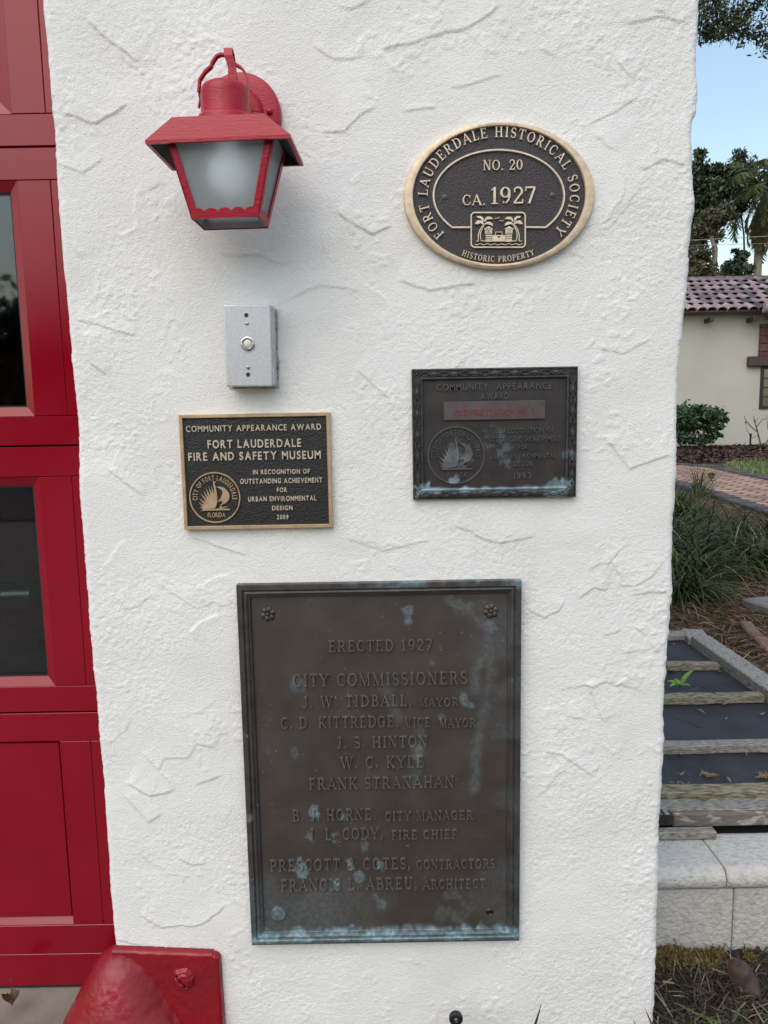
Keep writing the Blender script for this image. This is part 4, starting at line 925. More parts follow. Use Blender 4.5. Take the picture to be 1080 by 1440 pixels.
blades('lawn_grass', gp, nrs.uniform(.05, .10, len(gp)), .012, M['grassleaf'], .5, .3)
# brick path with a dark kerb on both sides
def brick_mat():
    m = mat('path_brick', (.56, .38, .29), .85, bump=.5, bscale=60, bdist=.003, col2=(.42, .25, .19), nscale=2.5)
    N = m.node_tree; L = N.links; b = N.nodes['Principled BSDF']; src = b.inputs['Base Color'].links[0].from_socket
    t = N.nodes.new('ShaderNodeTexBrick'); t.inputs['Scale'].default_value = 1; t.inputs['Mortar Size'].default_value = .016; t.inputs['Brick Width'].default_value = .26; t.inputs['Row Height'].default_value = .16
    t.inputs['Color1'].default_value = (1, .9, .82, 1); t.inputs['Color2'].default_value = (.55, .5, .5, 1); t.inputs['Mortar'].default_value = (.12, .11, .10, 1)
    tc = [x for x in N.nodes if x.type == 'TEX_COORD'][0]; mp = N.nodes.new('ShaderNodeMapping'); mp.inputs['Rotation'].default_value = (0, 0, R(45)); L.new(tc.outputs['Object'], mp.inputs[0]); L.new(mp.outputs[0], t.inputs[0])
    mx = N.nodes.new('ShaderNodeMix'); mx.data_type = 'RGBA'; mx.blend_type = 'MULTIPLY'; mx.inputs[0].default_value = 1; L.new(src, mx.inputs[6]); L.new(t.outputs[0], mx.inputs[7]); L.new(mx.outputs[2], b.inputs['Base Color'])
    return m
M['brick'] = brick_mat()
inner = [(3.98, 3.6), (4.0, 6), (4.12, 7.6), (4.2, 9), (3.9, 10.4), (3.0, 10.8), (0.5, 10.9)]
outer = [(5.4, 3.6), (5.4, 8.6), (5.5, 10.3), (5.6, 11.0), (5.2, 11.75), (4.4, 12.0), (.5, 12.1)]
V = []; 
def dens(pl, n=60):
    P = np.array(pl); d = np.concatenate([[0], np.cumsum(np.hypot(*np.diff(P, axis=0).T))]); s = np.linspace(0, d[-1], n); return np.stack([np.interp(s, d, P[:, 0]), np.interp(s, d, P[:, 1])], 1)
A_, B_ = dens(inner), dens(outer)
V = np.stack([np.stack([A_[:, 0]*(1-t)+B_[:, 0]*t, A_[:, 1]*(1-t)+B_[:, 1]*t, np.vectorize(G)(A_[:, 1]*(1-t)+B_[:, 1]*t)+.035], -1) for t in np.linspace(0, 1, 12)], 0)
kind(grid_mesh('brick_path', V, M['brick'], smooth=False), 'structure')
M['kerb'] = mat('dark_kerb_stone', (.095, .085, .085), .85, 0, (.055, .05, .052), 9, bump=.6, bscale=50, bdist=.006)
kmb = MB()
for pl, sg in ((inner, -1), (outer, 1)):
    P = dens(pl, 26)
    for k in range(25):
        a, b = P[k], P[k+1]; d = (b-a)/np.hypot(*(b-a)); nn = np.array([d[1], -d[0]])*sg*-1 if False else np.array([d[1], -d[0]])*(1 if sg > 0 else -1)
        c = (a+b)/2+nn*.10; ln = np.hypot(*(b-a))*.985
        Mx = Matrix.Translation((c[0], c[1], G(c[1])+.02)) @ Matrix.Rotation(math.atan2(d[1], d[0]), 4, 'Z')
        kmb.box(-ln/2, ln/2, -.095, .095, -.06, .04+rnd.uniform(-.004, .006), M=Mx)
kind(kmb.build('path_kerb', M['kerb'], bevel=.01), 'structure')

# ------------------------------------------------------------------ low coral stone planter wall beside the pier
M['coral'] = mat('coral_stone', (.53, .51, .47), .88, 0, (.36, .345, .325), 75, bump=1, bscale=140, bdist=.005, detail=9, ramp=(.46, .80))
M['coral2'] = mat('coral_stone_face', (.49, .465, .43), .9, 0, (.34, .32, .30), 60, bump=1, bscale=110, bdist=.005, detail=9, ramp=(.45, .82))
pw = thing('planter_wall', 'low pale coral stone planter wall with a rounded coping beside the white pier', 'planter wall', (.46, .2, 0))
def LPW(x, y, z): return (x-.46, y-.2, z)
joints = [.47, .686, 1.02, 1.36, 1.70, 2.04]; bj = [.47, .709, 1.05, 1.39, 1.73, 2.04]
for k in range(5):
    x0, x1 = joints[k]+.0012, joints[k+1]-.0012
    pr = [(.335, .1695), (.335, .2125), (.322, .2165), (.235, .2165)]+[(.217-.0235*math.sin(a), .1930+.0235*math.cos(a)) for a in np.linspace(.05, 3.0, 13)]+[(.225, .1695)]
    n = len(pr); sk = .035 if k == 0 else 0
    def xs_(x, y): return x+(sk*(.2-y)/.13+.0 if False else 0)
    mb = MB(); vs = [LPW(x0, y, z) for y, z in pr]+[LPW(x1, y, z) for y, z in pr]
    mb.add(vs, [tuple(range(n-1, -1, -1)), tuple(range(n, 2*n))]+[(i, (i+1) % n, n+(i+1) % n, n+i) for i in range(n)]); mb.build('coping_stone', M['coral'], pw, bevel=.002)
    mb = MB(); mb.box(bj[k]+.0012-.46, bj[k+1]-.0012-.46, .008, .12, -.12, .1675); mb.build('wall_block', M['coral2'], pw, bevel=.003)
mb = MB(); mb.box(.472-.46, 2.035-.46, .014, .115, -.11, .163); mb.build('mortar_joint', mat('mortar', (.22, .20, .18), .95), pw)

# ------------------------------------------------------------------ weathered timber frame with dark mesh lying on the planter
M['wood'] = mat('weathered_wood', (.36, .335, .30), .9, 0, (.13, .115, .095), 55, stretch=(1, 9, 9), bump=.7, bscale=110, bdist=.003, detail=9, ramp=(.42, .60))
M['woodmoss'] = mat('mossy_wood', (.32, .285, .20), .9, 0, (.11, .10, .055), 45, stretch=(1, 6, 6), bump=.8, bscale=110, bdist=.004, detail=9, ramp=(.42, .60))
M['woodrail'] = mat('grey_wood', (.37, .35, .315), .85, 0, (.15, .135, .115), 50, stretch=(9, 1, 9), bump=.6, bscale=110, bdist=.003, detail=9, ramp=(.42, .60))
M['woodbrown'] = mat('flaking_brown_wood', (.16, .13, .11), .9, 0, (.34, .32, .30), 30, stretch=(1, 2.4, 2.4), bump=.9, bscale=80, bdist=.004, detail=9, ramp=(.54, .62))
M['wooddark'] = mat('dark_end_grain', (.030, .026, .022), .9, 0, (.012, .011, .010), 60, bump=.8, bscale=120, bdist=.003)
def mesh_mat():
    m = mat('shade_mesh', (.034, .034, .043), .65, 0, (.017, .017, .022), 7); N = m.node_tree; L = N.links; b = N.nodes['Principled BSDF']
    tc = [x for x in N.nodes if x.type == 'TEX_COORD'][0]; fs = []
    for d in ('X', 'Y'):
        wv = N.nodes.new('ShaderNodeTexWave'); wv.bands_direction = d; wv.inputs['Scale'].default_value = 42; L.new(tc.outputs['Object'], wv.inputs[0]); fs.append(wv)
    ad = N.nodes.new('ShaderNodeMath'); ad.operation = 'ADD'; L.new(fs[0].outputs['Fac'], ad.inputs[0]); L.new(fs[1].outputs['Fac'], ad.inputs[1])
    bp = N.nodes.new('ShaderNodeBump'); bp.inputs['Strength'].default_value = .9; bp.inputs['Distance'].default_value = .0015; L.new(ad.outputs[0], bp.inputs['Height']); L.new(bp.outputs[0], b.inputs['Normal'])
    src = b.inputs['Base Color'].links[0].from_socket; rm = N.nodes.new('ShaderNodeMapRange'); rm.inputs[1].default_value = .2; rm.inputs[2].default_value = 1.4; rm.inputs[3].default_value = .25; rm.inputs[4].default_value = 1.6
    L.new(ad.outputs[0], rm.inputs[0]); mx = N.nodes.new('ShaderNodeMix'); mx.data_type = 'RGBA'; mx.blend_type = 'MULTIPLY'; mx.inputs[0].default_value = 1; L.new(src, mx.inputs[6]); L.new(rm.outputs[0], mx.inputs[7]); L.new(mx.outputs[2], b.inputs['Base Color'])
    return m
M['mesh'] = mesh_mat()
FC = (.5, .36, .23)
frame = thing('timber_mesh_frame', 'weathered grey timber frame covered with dark blue mesh lying behind the coral wall', 'mesh frame', FC)
def FL(x, y, z): return (x-FC[0], y-FC[1], z-FC[2])
zf = .26
def fbox(name, x0, x1, y0, y1, z0, z1, m_, bev=.003, wob=.0, parent=frame):
    mb = MB(); n = 14; vs = []; fs = []; s0 = rnd.random()*50; lx = (x1-x0) >= (y1-y0)
    for i in range(n+1):
        t = i/n; o1 = (float(vnoise(t*6, s0))-.5)*wob; o2 = (float(vnoise(t*6, s0+7))-.5)*wob
        if lx: sec = [(x0+(x1-x0)*t, y, z) for y, z in ((y0+o1, z0), (y1+o1*.6, z0), (y1+o1*.6, z1+o2), (y0+o1, z1+o2))]
        else: sec = [(x, y0+(y1-y0)*t, z) for x, z in ((x0+o1, z0), (x1+o1*.6, z0), (x1+o1*.6, z1+o2), (x0+o1, z1+o2))]
        vs += [FL(*p) for p in sec]
    for i in range(n):
        for j in range(4): fs.append((i*4+j, i*4+(j+1) % 4, i*4+4+(j+1) % 4, i*4+4+j))
    fs += [(3, 2, 1, 0), tuple(range(4*n, 4*n+4))]; mb.add(vs, fs); return mb.build(name, m_, parent, bevel=bev)
yb = [1.30, 1.0, .665]
fbox('front_batten', .47, 1.36, .402, .445, .246, .274, M['woodmoss'], wob=.008)
for y in yb: fbox('batten', .47, 1.192 if y > .9 else 1.17, y, y+.038, .236, .260+.001*y, M['woodmoss'] if y != .665 else M['wood'], wob=.008)
fbox('back_batten', .47, 1.24, 1.655, 1.72, .236, .262, M['woodrail'], wob=.004)
mb = MB()
def rail(p, q, w_, z0, z1, m_):
    mb = MB(); d = Vector((q[0]-p[0], q[1]-p[1], 0)); n = Vector((d.y, -d.x, 0)).normalized()*w_
    c = [Vector((p[0], p[1], 0)), Vector((q[0], q[1], 0)), Vector((q[0], q[1], 0))+n, Vector((p[0], p[1], 0))+n]
    mb.add([FL(v.x, v.y, z) for z in (z0, z1) for v in c], [(3, 2, 1, 0), (4, 5, 6, 7), (0, 1, 5, 4), (1, 2, 6, 5), (2, 3, 7, 6), (3, 0, 4, 7)]); return mb.build('side_rail', m_, frame, bevel=.004)
rail((1.195, .10+.26), (1.215, 1.60), .075, .215, .275, M['woodrail'])
rail((1.205, 1.603), (1.235, 1.74), .085, .232, .264, M['woodrail'])
X, Y = np.meshgrid(np.linspace(.46, 1.215, 40), np.linspace(.44, 1.69, 60)); Zm = .243+.006*(fnoise(X, Y, 5, 95, 2)-.5)
grid_mesh('mesh_screen', np.stack([X-FC[0], Y-FC[1], Zm-.008-FC[2]], -1), M['mesh'], frame)
fbox('front_board', .47, 1.40, .3535, .4005, .236, .2595, M['wood'], wob=.003)
fbox('front_board', .632, 1.40, .339, .352, .2265, .2585, M['woodbrown'], wob=.003)
fbox('support_block', .47, .715, .302, .326, .2185, .2365, M['wood'], wob=.002)
st_ = fbox('beam_stub', .47, .629, .327, .352, .2372, .262, M['wooddark'], bev=.002)
mb = MB()
for k in range(9): mb.box(.478+k*.0165-FC[0], .478+k*.0165+.011-FC[0], .328-FC[1], .352-FC[1], .2622-FC[2], .2650-FC[2])
mb.build('ribbed_top', M['wood'], st_, bevel=.001)
mb = MB(); mb.box(.47, 1.42, .40, 1.74, .02, .2); 
M['void'] = mat('void_black', (.012, .010, .008), 1.)  # near-black colour standing in for the shade in the hollow under the frame
mb = MB(); mb.box(.48-FC[0], 1.19-FC[0], .42-FC[1], 1.68-FC[1], .0-FC[2], .222-FC[2]); mb.box(.48-FC[0], 1.45-FC[0], .345-FC[1], .41-FC[1], -.02-FC[2], .2-FC[2]); mb.build('planter_void', M['void'], frame)

# ------------------------------------------------------------------ litter and small plants on the frame
M['catkin'] = mat('dry_catkin', (.26, .19, .09), .9, 0, (.16, .11, .055), 60)
M['leafdry'] = mat('dry_leaf', (.078, .046, .036), .6, 0, (.045, .028, .024), 40, bump=.4, bscale=90, bdist=.002)
M['leafbrown'] = mat('pale_dry_leaf', (.22, .16, .10), .75, 0, (.13, .095, .065), 40)
def catkin(px, py, z, r, label, group=None, n=26):
    p = atz(px, py, z); mb = MB()
    for k in range(n):
        a = rnd.uniform(0, 6.28); q = Vector((rnd.gauss(0, r*.35), rnd.gauss(0, r*.25), .001)); d = Vector((math.cos(a), math.sin(a)*.7, rnd.uniform(0, .45)))*rnd.uniform(.3, .75)*r
        mb.tube([q, q+d*.5+Vector((0, 0, .002)), q+d+Vector((0, 0, -.001))], [.0012, .002, .0012], 5)
    return tag(mb.build('dry_catkin', M['catkin'], None, loc=p), label, 'plant litter', group)
catkin(997, 1091, .240, .022, 'tan dried seed cluster lying near the middle of the lowest mesh bay')
catkin(1076, 1092, .240, .026, 'tan dried seed cluster at the right picture edge on the lowest mesh bay')
catkin(990, 1123, .264, .016, 'small tan seed cluster hanging on the mossy front batten', n=16)
catkin(958, 1104, .243, .022, 'low strip of brown litter against the front batten by the pier', n=18)
for px, py, L_, a in ((1022, 990, .022, .3), (985, 1002, .02, 2.5), (1040, 985, .018, .1), (1020, 1012, .013, .4), (1070, 1005, .02, .2), (958, 1061, .014, 1.2), (1026, 1053, .012, .2), (1066, 1048, .02, .3), (945, 943, .022, 1.5), (948, 907, .012, .9), (1005, 935, .018, -.5), (1015, 945, .018, -.7), (957, 1090, .018, .4), (1023, 1098, .016, 1.9), (990, 1060, .010, 1.), (1048, 1062, .010, 2.)):
    z = .2445; p = atz(px, py, z); L_ *= 1.5; mb = MB(); k = 7; vs = []
    for i in range(k):
        t = i/(k-1); w_ = L_*.17*math.sin(math.pi*min(1, t*.92+.06)); cz = .004*math.sin(t*5+px)+.003
        vs += [(L_*(t-.5), -w_, cz+.002), (L_*(t-.5), 0, cz), (L_*(t-.5), w_, cz+.0025)]
    fs = [(i*3+j, i*3+j+1, i*3+4+j, i*3+3+j) for i in range(k-1) for j in range(2)]
    mb.add(vs, fs); o = mb.build('fallen_leaf', M['leafbrown'], None, smooth=True, loc=p, rot=(0, 0, a)); tag(o, 'tiny curled tan leaf scrap lying on the dark mesh', 'dead leaf', 'leaf scraps on the mesh')
def twig(pts, z, r, label):
    mb = MB(); P = [atz(px, py, z)+np.array([0, 0, dz]) for px, py, dz in pts]; mb.tube(P, [r]*(len(P)-1)+[r*.5], 6); tag(mb.build('twig', M['leafdry']), label, 'twig')
twig([(983, 963, .018), (1000, 965, .016), (1020, 968, .022), (1030, 973, .018)], .245, .0018, 'thin dark twig lying across the second wooden batten')
twig([(945, 1011, .004), (965, 1017, .004), (983, 1025, .006), (1012, 1028, .012)], .244, .0014, 'thin dark twig lying on the middle mesh bay')
twig([(940, 980, .014), (960, 984, .018), (985, 975, .022), (996, 978, .02), (1010, 985, .014)], .245, .0022, 'pale bent twig lying along the front of the second batten')
p = atz(957, 966, .243); mb = MB(); col = mat('sprout_green', (.16, .30, .03), .5, 0, (.11, .22, .03), 40)
sprout = thing('green_sprout', 'bright green seedling sprouting through the dark mesh', 'plant', tuple(p))
for a, L_, ln, w_ in ((.5, .075, .8, .018), (2.8, .045, 1.1, .022), (3.6, .05, 1.2, .02), (-.4, .032, 1.2, .018), (1.9, .035, .9, .016)):
    mb = MB(); k = 8; vs = []
    for i in range(k):
        t = i/(k-1); th = ln*(.5+.7*t); x = L_*t*math.sin(th); z = L_*t*math.cos(th); ww = w_*math.sin(math.pi*min(1, .08+.9*t))**.8/2
        for s_ in (-1, 0, 1): vs.append((x*math.cos(a)-s_*ww*math.sin(a), x*math.sin(a)+s_*ww*math.cos(a), z+abs(s_)*.003))
    mb.add(vs, [(i*3+j, i*3+j+1, i*3+4+j, i*3+3+j) for i in range(k-1) for j in range(2)]); mb.build('leaf', col, sprout, smooth=True)

# ------------------------------------------------------------------ pine straw, moss and grass round the foot of the wall
M['straw'] = mat('pine_straw', (.2, .1, .05), .85, attr=[(0, (.030, .017, .010)), (.5, (.12, .066, .028)), (.85, (.22, .135, .06)), (1, (.34, .25, .15))])
def straws(name, P, L, wd, m_, zt=.25, rg=nrs):
    P = np.asarray(P); n = len(P); a = rg.uniform(0, math.pi*2, n); d = np.stack([np.cos(a), np.sin(a), rg.normal(0, zt, n)], 1)*np.asarray(L)[:, None]/2
    s_ = np.stack([-np.sin(a), np.cos(a), rg.normal(0, .5, n)], 1)*wd/2; b_ = np.stack([np.zeros(n), np.zeros(n), np.asarray(L)*rg.uniform(0, .12, n)], 1)
    V = np.stack([P-d-s_, P-d+s_, P+b_-s_, P+b_+s_, P+d-s_*.6, P+d+s_*.6], 1).reshape(-1, 3); k = np.arange(n)[:, None, None]*6
    Q = (k+np.array([[0, 1, 3, 2], [2, 3, 5, 4]])[None]).reshape(-1, 4)
    return kind(quad_mesh(name, V, Q, m_, None, np.repeat(rg.rand(n), 6)), 'stuff')
pts = []
while len(pts) < 34000:
    y = .9+6.6*rnd.random()**1.5; x = rnd.uniform(.6, 4.0)
    if x < 1.32 and y < 1.8: continue
    if x < .55+(y)*.30: continue
    pts.append((x, y, gh(x, y)+rnd.uniform(.0, .022)))
straws('pine_straw', pts, nrs.uniform(.05, .15, len(pts)), .0036, M['straw'])
def gz2(x, y): return .012+.028*float(sstep(.09, .19, y))*(.5+float(fnoise(x, y, 12, 97, 2)))*float(sstep(1.0, .7, x))
pts = []
for _ in range(7500):
    x, y = rnd.uniform(.40, 1.3), rnd.uniform(-.30, .205)
    if x < .475 and y > -.01: continue
    if y > .16 and x < .75 and rnd.random() < .8: continue
    pts.append((x, y, gz2(x, y)+rnd.uniform(-.004, .008)))
straws('dry_grass_litter', pts, nrs.uniform(.02, .07, len(pts)), .0022, mat('dark_litter', (.1, .1, .1), .85, attr=[(0, (.012, .009, .007)), (.6, (.055, .040, .024)), (.9, (.13, .10, .065)), (1, (.26, .21, .15))]), .45)
X, Y = np.meshgrid(np.linspace(.40, 1.3, 110), np.linspace(-.32, .206, 60)); Z = np.vectorize(gz2)(X, Y)+.006*(fnoise(X, Y, 60, 98, 2)-.5)
kind(grid_mesh('litter_bed', np.stack([X, Y, Z-.004], -1), mat('litter_soil', (.035, .026, .016), .95, 0, (.018, .013, .009), 30, bump=1, bscale=120, bdist=.006)), 'structure')
pts = []
while len(pts) < 2600:
    x, y = rnd.uniform(.48, .74), .200-abs(rnd.gauss(0, .020))
    if float(fnoise(x, y, 16, 99, 2)) < .36: continue
    pts.append((x, y, gz2(x, y)+.002))
M['moss'] = mat('moss', (.1, .1, .02), .9, attr=[(0, (.055, .038, .012)), (.6, (.135, .10, .026)), (1, (.21, .165, .05))])
straws('moss', pts, nrs.uniform(.006, .015, len(pts)), .0022, M['moss'], .8)
def big_leaf(name, px, py, y, L_, wd, rot, label, m_=None, curl=1.):
    p = aty(px, py, y); mb = MB(); k, q = 14, 7; vs = []
    for i in range(k):
        t = i/(k-1); ww = wd*math.sin(math.pi*min(1., .03+.95*t))**.75
        for j in range(q):
            s_ = (j/(q-1)-.5); vs.append((s_*ww, -.35*curl*wd*math.cos(math.pi*s_*1.1)+.12*L_*math.sin(t*3)+.003*math.sin(9*t+5*s_), L_*(t-.5)))
    vs = [(x_+.004*(float(vnoise(z_*90, x_*60, 3))-.5), y_+.009*(float(vnoise(x_*70, z_*70, 5))-.5)+abs(x_)*-.25, z_) for x_, y_, z_ in vs]
    mb.add(vs, [(i*q+j, i*q+j+1, i*q+q+1+j, i*q+q+j) for i in range(k-1) for j in range(q-1)])
    mb.tube([(0, .012, -L_*.5), (.004, .02, -L_*.68)], .001, 5)
    return tag(mb.build(name, m_ or M['leafdry'], None, smooth=True, loc=p, rot=rot), label, 'dead leaf')
big_leaf('dead_leaf', 1047, 1376, .115, .095, .048, (R(-20), R(-32), R(15)), 'large curled brown leaf leaning on the coral wall')
big_leaf('dead_leaf', 15, 1400, .06, .040, .030, (R(80), 0, R(30)), 'curled brown leaf on the concrete below the red door', mat('leaf_rust', (.11, .055, .022), .6, 0, (.05, .028, .014), 60))
def blade(px, py, pb, y, wd, label, tint, name='grass_blade', group=None, tip=None):
    """one blade standing in front of the wall: tip and base pixel"""
    a = Vector(aty(*pb, y)); b = Vector(aty(px, py, y-.01)); n = 8; vs = []; cs = []; ax = (b-a).normalized(); sd_ = ax.cross(Vector((0, 1, 0))).normalized()
    a = a-ax*max(0, (a.z-.0)/max(.2, ax.z))*.9
    for i in range(n+1):
        t = i/n; c = a.lerp(b, t)+Vector((0, -.012*math.sin(t*math.pi*.5), 0)); ww = wd*(1-t**2.2)*.5+.0002
        for s_ in (-1, 0, 1): vs.append(c+sd_*ww*s_+Vector((0, .0016*(1-abs(s_)), 0)))
    mb = MB(); mb.add(vs, [(i*3+j, i*3+j+1, i*3+4+j, i*3+3+j) for i in range(n) for j in range(2)])
    mb.c = [tint if (tip is None or i < (n-2)*3) else tip for i in range(len(vs))]
    return tag(mb.build(name, M['blade'], None, smooth=True, attr=True), label, 'grass blade', group)
M['blade'] = mat('blade_green', (.1, .2, .03), .42, attr=[(0, (.012, .022, .016)), (.4, (.035, .075, .022)), (.7, (.10, .17, .05)), (.9, (.17, .21, .10)), (1, (.22, .10, .05))])
blade(759, 1404, (749, 1440), -.04, .0075, 'dark green grass blade against the white wall foot, the one leaning right alone', .18)
blade(903, 1409, (916, 1440), -.05, .0065, 'green grass blade with a brown tip at the right corner of the white pier', .62, tip=1.)
blade(887, 1425, (893, 1440), -.05, .0035, 'short dark grass blade just left of the brown tipped one', .05)
blade(692, 1436, (686, 1446), -.05, .004, 'short grey blade tip at the wall foot near the black knob', .1)
for px, py, pb, wd, t, lb in ((1038, 1405, (1026, 1440), .0065, .78, 'upright pale green blade in front of the coral wall'), (985, 1416, (966, 1440), .004, .9, 'thin straw coloured blade leaning right in front of the moss'), (953, 1407, (1020, 1440), .0075, .66, 'long green blade arching left across the litter'), (988, 1420, (986, 1440), .0045, .6, 'short green blade standing beside the straw coloured one'),
                          (1068, 1360, (1090, 1392), .005, .45, 'dark green blade crossing the brown leaf at the picture edge'), (1062, 1415, (1085, 1425), .005, .5, 'flat dark green blade at the right picture edge below the brown leaf'), (925, 1432, (960, 1438), .004, .6, 'low green blade lying at the bottom of the pier corner')):
    blade(px, py, pb, .05 if py > 1380 else .12, wd, lb, t)
tp = []
for _ in range(90):
    x = rnd.uniform(.75, 1.5); y = rnd.uniform(-.25, .12); tp.append((x, y, gz2(x, y)-.004))
blades('grass', tp, nrs.uniform(.05, .12, len(tp)), .005, M['blade'], .6, .4, tint=nrs.uniform(.3, .8, len(tp)))
# black knob at the wall foot
x, z = W(641, 1431, -.05)
kb = thing('black_knob', 'small black round knob on a stem at the foot of the white wall', 'knob', (x, -.05, 0))
mb = MB(); mb.lathe([(.0035, .0042), (.0045, .0058), (.009, .006), (.0115, .0042), (.012, .001), (.0112, -.003), (.006, -.0045), (0, -.0045)], (0, 0, z), axis='y', n=26); mb.build('knob_head', M['black'], kb, smooth=40)
mb = MB(); mb.lathe([(0, .0052), (.003, .0049), (.0036, .003)], (0, 0, z), axis='y', n=14); mb.build('centre_cap', mat('grey_plastic', (.16, .16, .16), .4), kb, smooth=True)
mb = MB(); mb.tube([(0, .001, -.02), (0, .001, z-.018), (0, 0, z-.008)], [.0075, .0075, .006], 14); mb.build('stem', M['black'], kb, smooth=40)

# ------------------------------------------------------------------ liriope clumps
def clump(px, py, n, L_, label, spread=.06, group='strappy green clumps along the straw bed', lean=.95, seed=0, yel=.06):
    n = int(n*1.35); p = gnd(px, py); rg = np.random.RandomState(seed+100)
    b = np.stack([rg.normal(0, spread, n), rg.normal(0, spread, n), np.full(n, -.01)], 1)
    t = np.clip(rg.beta(2, 2.2, n)*.86, 0, .86); t = np.where(rg.rand(n) < yel, .93, t); t = np.where(rg.rand(n) < .035, 1., t)
    o = blades('liriope_clump', b, rg.uniform(.6, 1.3, n)*L_*1.4, .0108, M['liriope'], lean, .155, t, None, rg, 6)
    o.location = (p[0], p[1], gh(p[0], p[1])); tag(o, label, 'plant', group); return o
cl = 'arching dark green grassy clump growing in the straw bed'
for i, (px, py, n, L_) in enumerate([(952, 716, 110, .36), (962, 735, 130, .38), (985, 738, 90, .30), (950, 760, 130, .40), (972, 775, 130, .40), (955, 795, 140, .40), (985, 800, 130, .38), (960, 822, 140, .36), (990, 822, 110, .32), (955, 845, 120, .32), (975, 845, 70, .26),
                                 (1022, 775, 110, .38), (1045, 782, 130, .40), (1072, 778, 130, .40), (1040, 805, 120, .36), (1065, 808, 130, .38), (1092, 800, 130, .40), (1100, 770, 100, .40)]):
    clump(px, py, n, L_, cl, seed=i)
o = clump(984, 700, 45, .36, 'upright bright green strappy plant at the edge of the brick path', .05, None, .3, 60, .5); del_ = o
# path lantern
p = gnd(1000, 680); pl_ = thing('path_light', 'small black path light on the brick path edge beside a strappy plant', 'path light', (p[0], p[1], G(p[1])))
mb = MB(); mb.tube([(0, 0, 0), (0, 0, .11)], .012, 10); mb.build('stake', M['black'], pl_)
mb = MB(); mb.box(-.045, .045, -.045, .045, .10, .115); mb.box(-.06, .06, -.06, .06, .185, .20); mb.box(-.03, .03, -.03, .03, .20, .215)
for sx in (-.04, .04):
    for sy in (-.04, .04): mb.box(sx-.005, sx+.005, sy-.005, sy+.005, .115, .185)
mb.build('lantern_head', M['black'], pl_, bevel=.003)
mb = MB(); mb.box(-.034, .034, -.034, .034, .116, .184); mb.build('lens', mat('grey_lens', (.10, .105, .10), .25), pl_); pl_.scale = (.72, .72, .72)
pts = [(x, y, G(y)+.02+rnd.uniform(0, .03)) for x, y in ((rnd.uniform(4.8, 11), rnd.uniform(12.2, 17)) for _ in range(9000))]
straws('mulch_chips', pts, nrs.uniform(.05, .16, len(pts)), .035, M['chip'], .35)
# stone edging and paver at the right of the straw bed
M['paver'] = mat('grey_paver', (.22, .21, .20), .9, 0, (.15, .14, .135), 14, bump=.6, bscale=80, bdist=.004)
M['edgebrick'] = mat('edging_brick', (.24, .125, .085), .9, 0, (.13, .085, .06), 14, bump=.6, bscale=80, bdist=.004)
for k, (px, py) in enumerate(((1047, 890), (1068, 914))):
    p = gnd(px, py); q = gnd(px+17, py+18); mb = MB(); z = gh(p[0], p[1])+.010
    mb.bar((p[0], p[1], z), (q[0]*.98+p[0]*.02, q[1]*.98+p[1]*.02, gh(q[0]+.0, q[1])+.004), .06, .05)
    tag(mb.build('edging_brick', M['edgebrick'], bevel=.008), ('pinkish edging brick half buried in straw, the farther of two' if k == 0 else 'pinkish edging brick half buried in straw, the nearer of two'), 'brick')
p = gnd(1102, 876); mb = MB(); mb.box(-.10, .34, -.26, .20, -.03, .03); tag(mb.build('stone_paver', M['paver'], bevel=.01, loc=(p[0], p[1], gh(p[0], p[1])+.02), rot=(0, 0, R(12))), 'flat grey stone paver at the right edge of the straw bed', 'paver')

# ------------------------------------------------------------------ the house across the garden
M['hwall'] = mat('cream_render', (.50, .48, .425), .9, 0, (.45, .43, .375), .8, bump=.4, bscale=25, bdist=.01)
M['tile'] = mat('roof_tile', (.9, .85, .82), .75, 0, (.5, .48, .5), 9, bump=.6, bscale=30, bdist=.008, attr=[(0, (.07, .065, .075)), (.3, (.20, .155, .17)), (.6, (.38, .28, .28)), (.8, (.40, .34, .37)), (1, (.50, .37, .29))])
M['beam'] = mat('dark_brown_beam', (.085, .050, .040), .7, 0, (.055, .034, .028), 12, stretch=(1, 6, 6), bump=.5, bscale=20, bdist=.008)
M['winframe'] = mat('window_frame_dark', (.018, .018, .020), .5)
M['hbrick'] = mat('dark_red_brick', (.17, .075, .06), .85, 0, (.10, .05, .045), 6, bump=.6, bscale=30, bdist=.01)
HY = 17.0; hb = G(17)
house = thing('tiled_house', 'cream rendered house with a barrel tile roof across the garden', 'house', (9, HY, hb))
def H_(x, y, z): return (x-9, y-HY, z-hb)
def hbox(mb, x0, x1, y0, y1, z0, z1): mb.box(x0-9, x1-9, y0-HY, y1-HY, z0-hb, z1-hb)
xw = 9.54; zs, zh = 1.36, 2.44
mb = MB(); hbox(mb, 4.6, xw, HY, HY+.25, hb-.3, 3.86); hbox(mb, xw, xw+1.5, HY, HY+.25, hb-.3, zs); hbox(mb, xw, xw+1.5, HY, HY+.25, zh, 3.86); hbox(mb, xw+1.5, 14, HY, HY+.25, hb-.3, 3.86)
hbox(mb, 4.6, 4.85, HY+.25, HY+6, hb-.3, 3.7); hbox(mb, 13.75, 14, HY+.25, HY+6, hb-.3, 3.7); hbox(mb, 4.85, 13.75, HY+5.8, HY+6, hb-.3, 3.7)
mb.build('wall', M['hwall'], house)
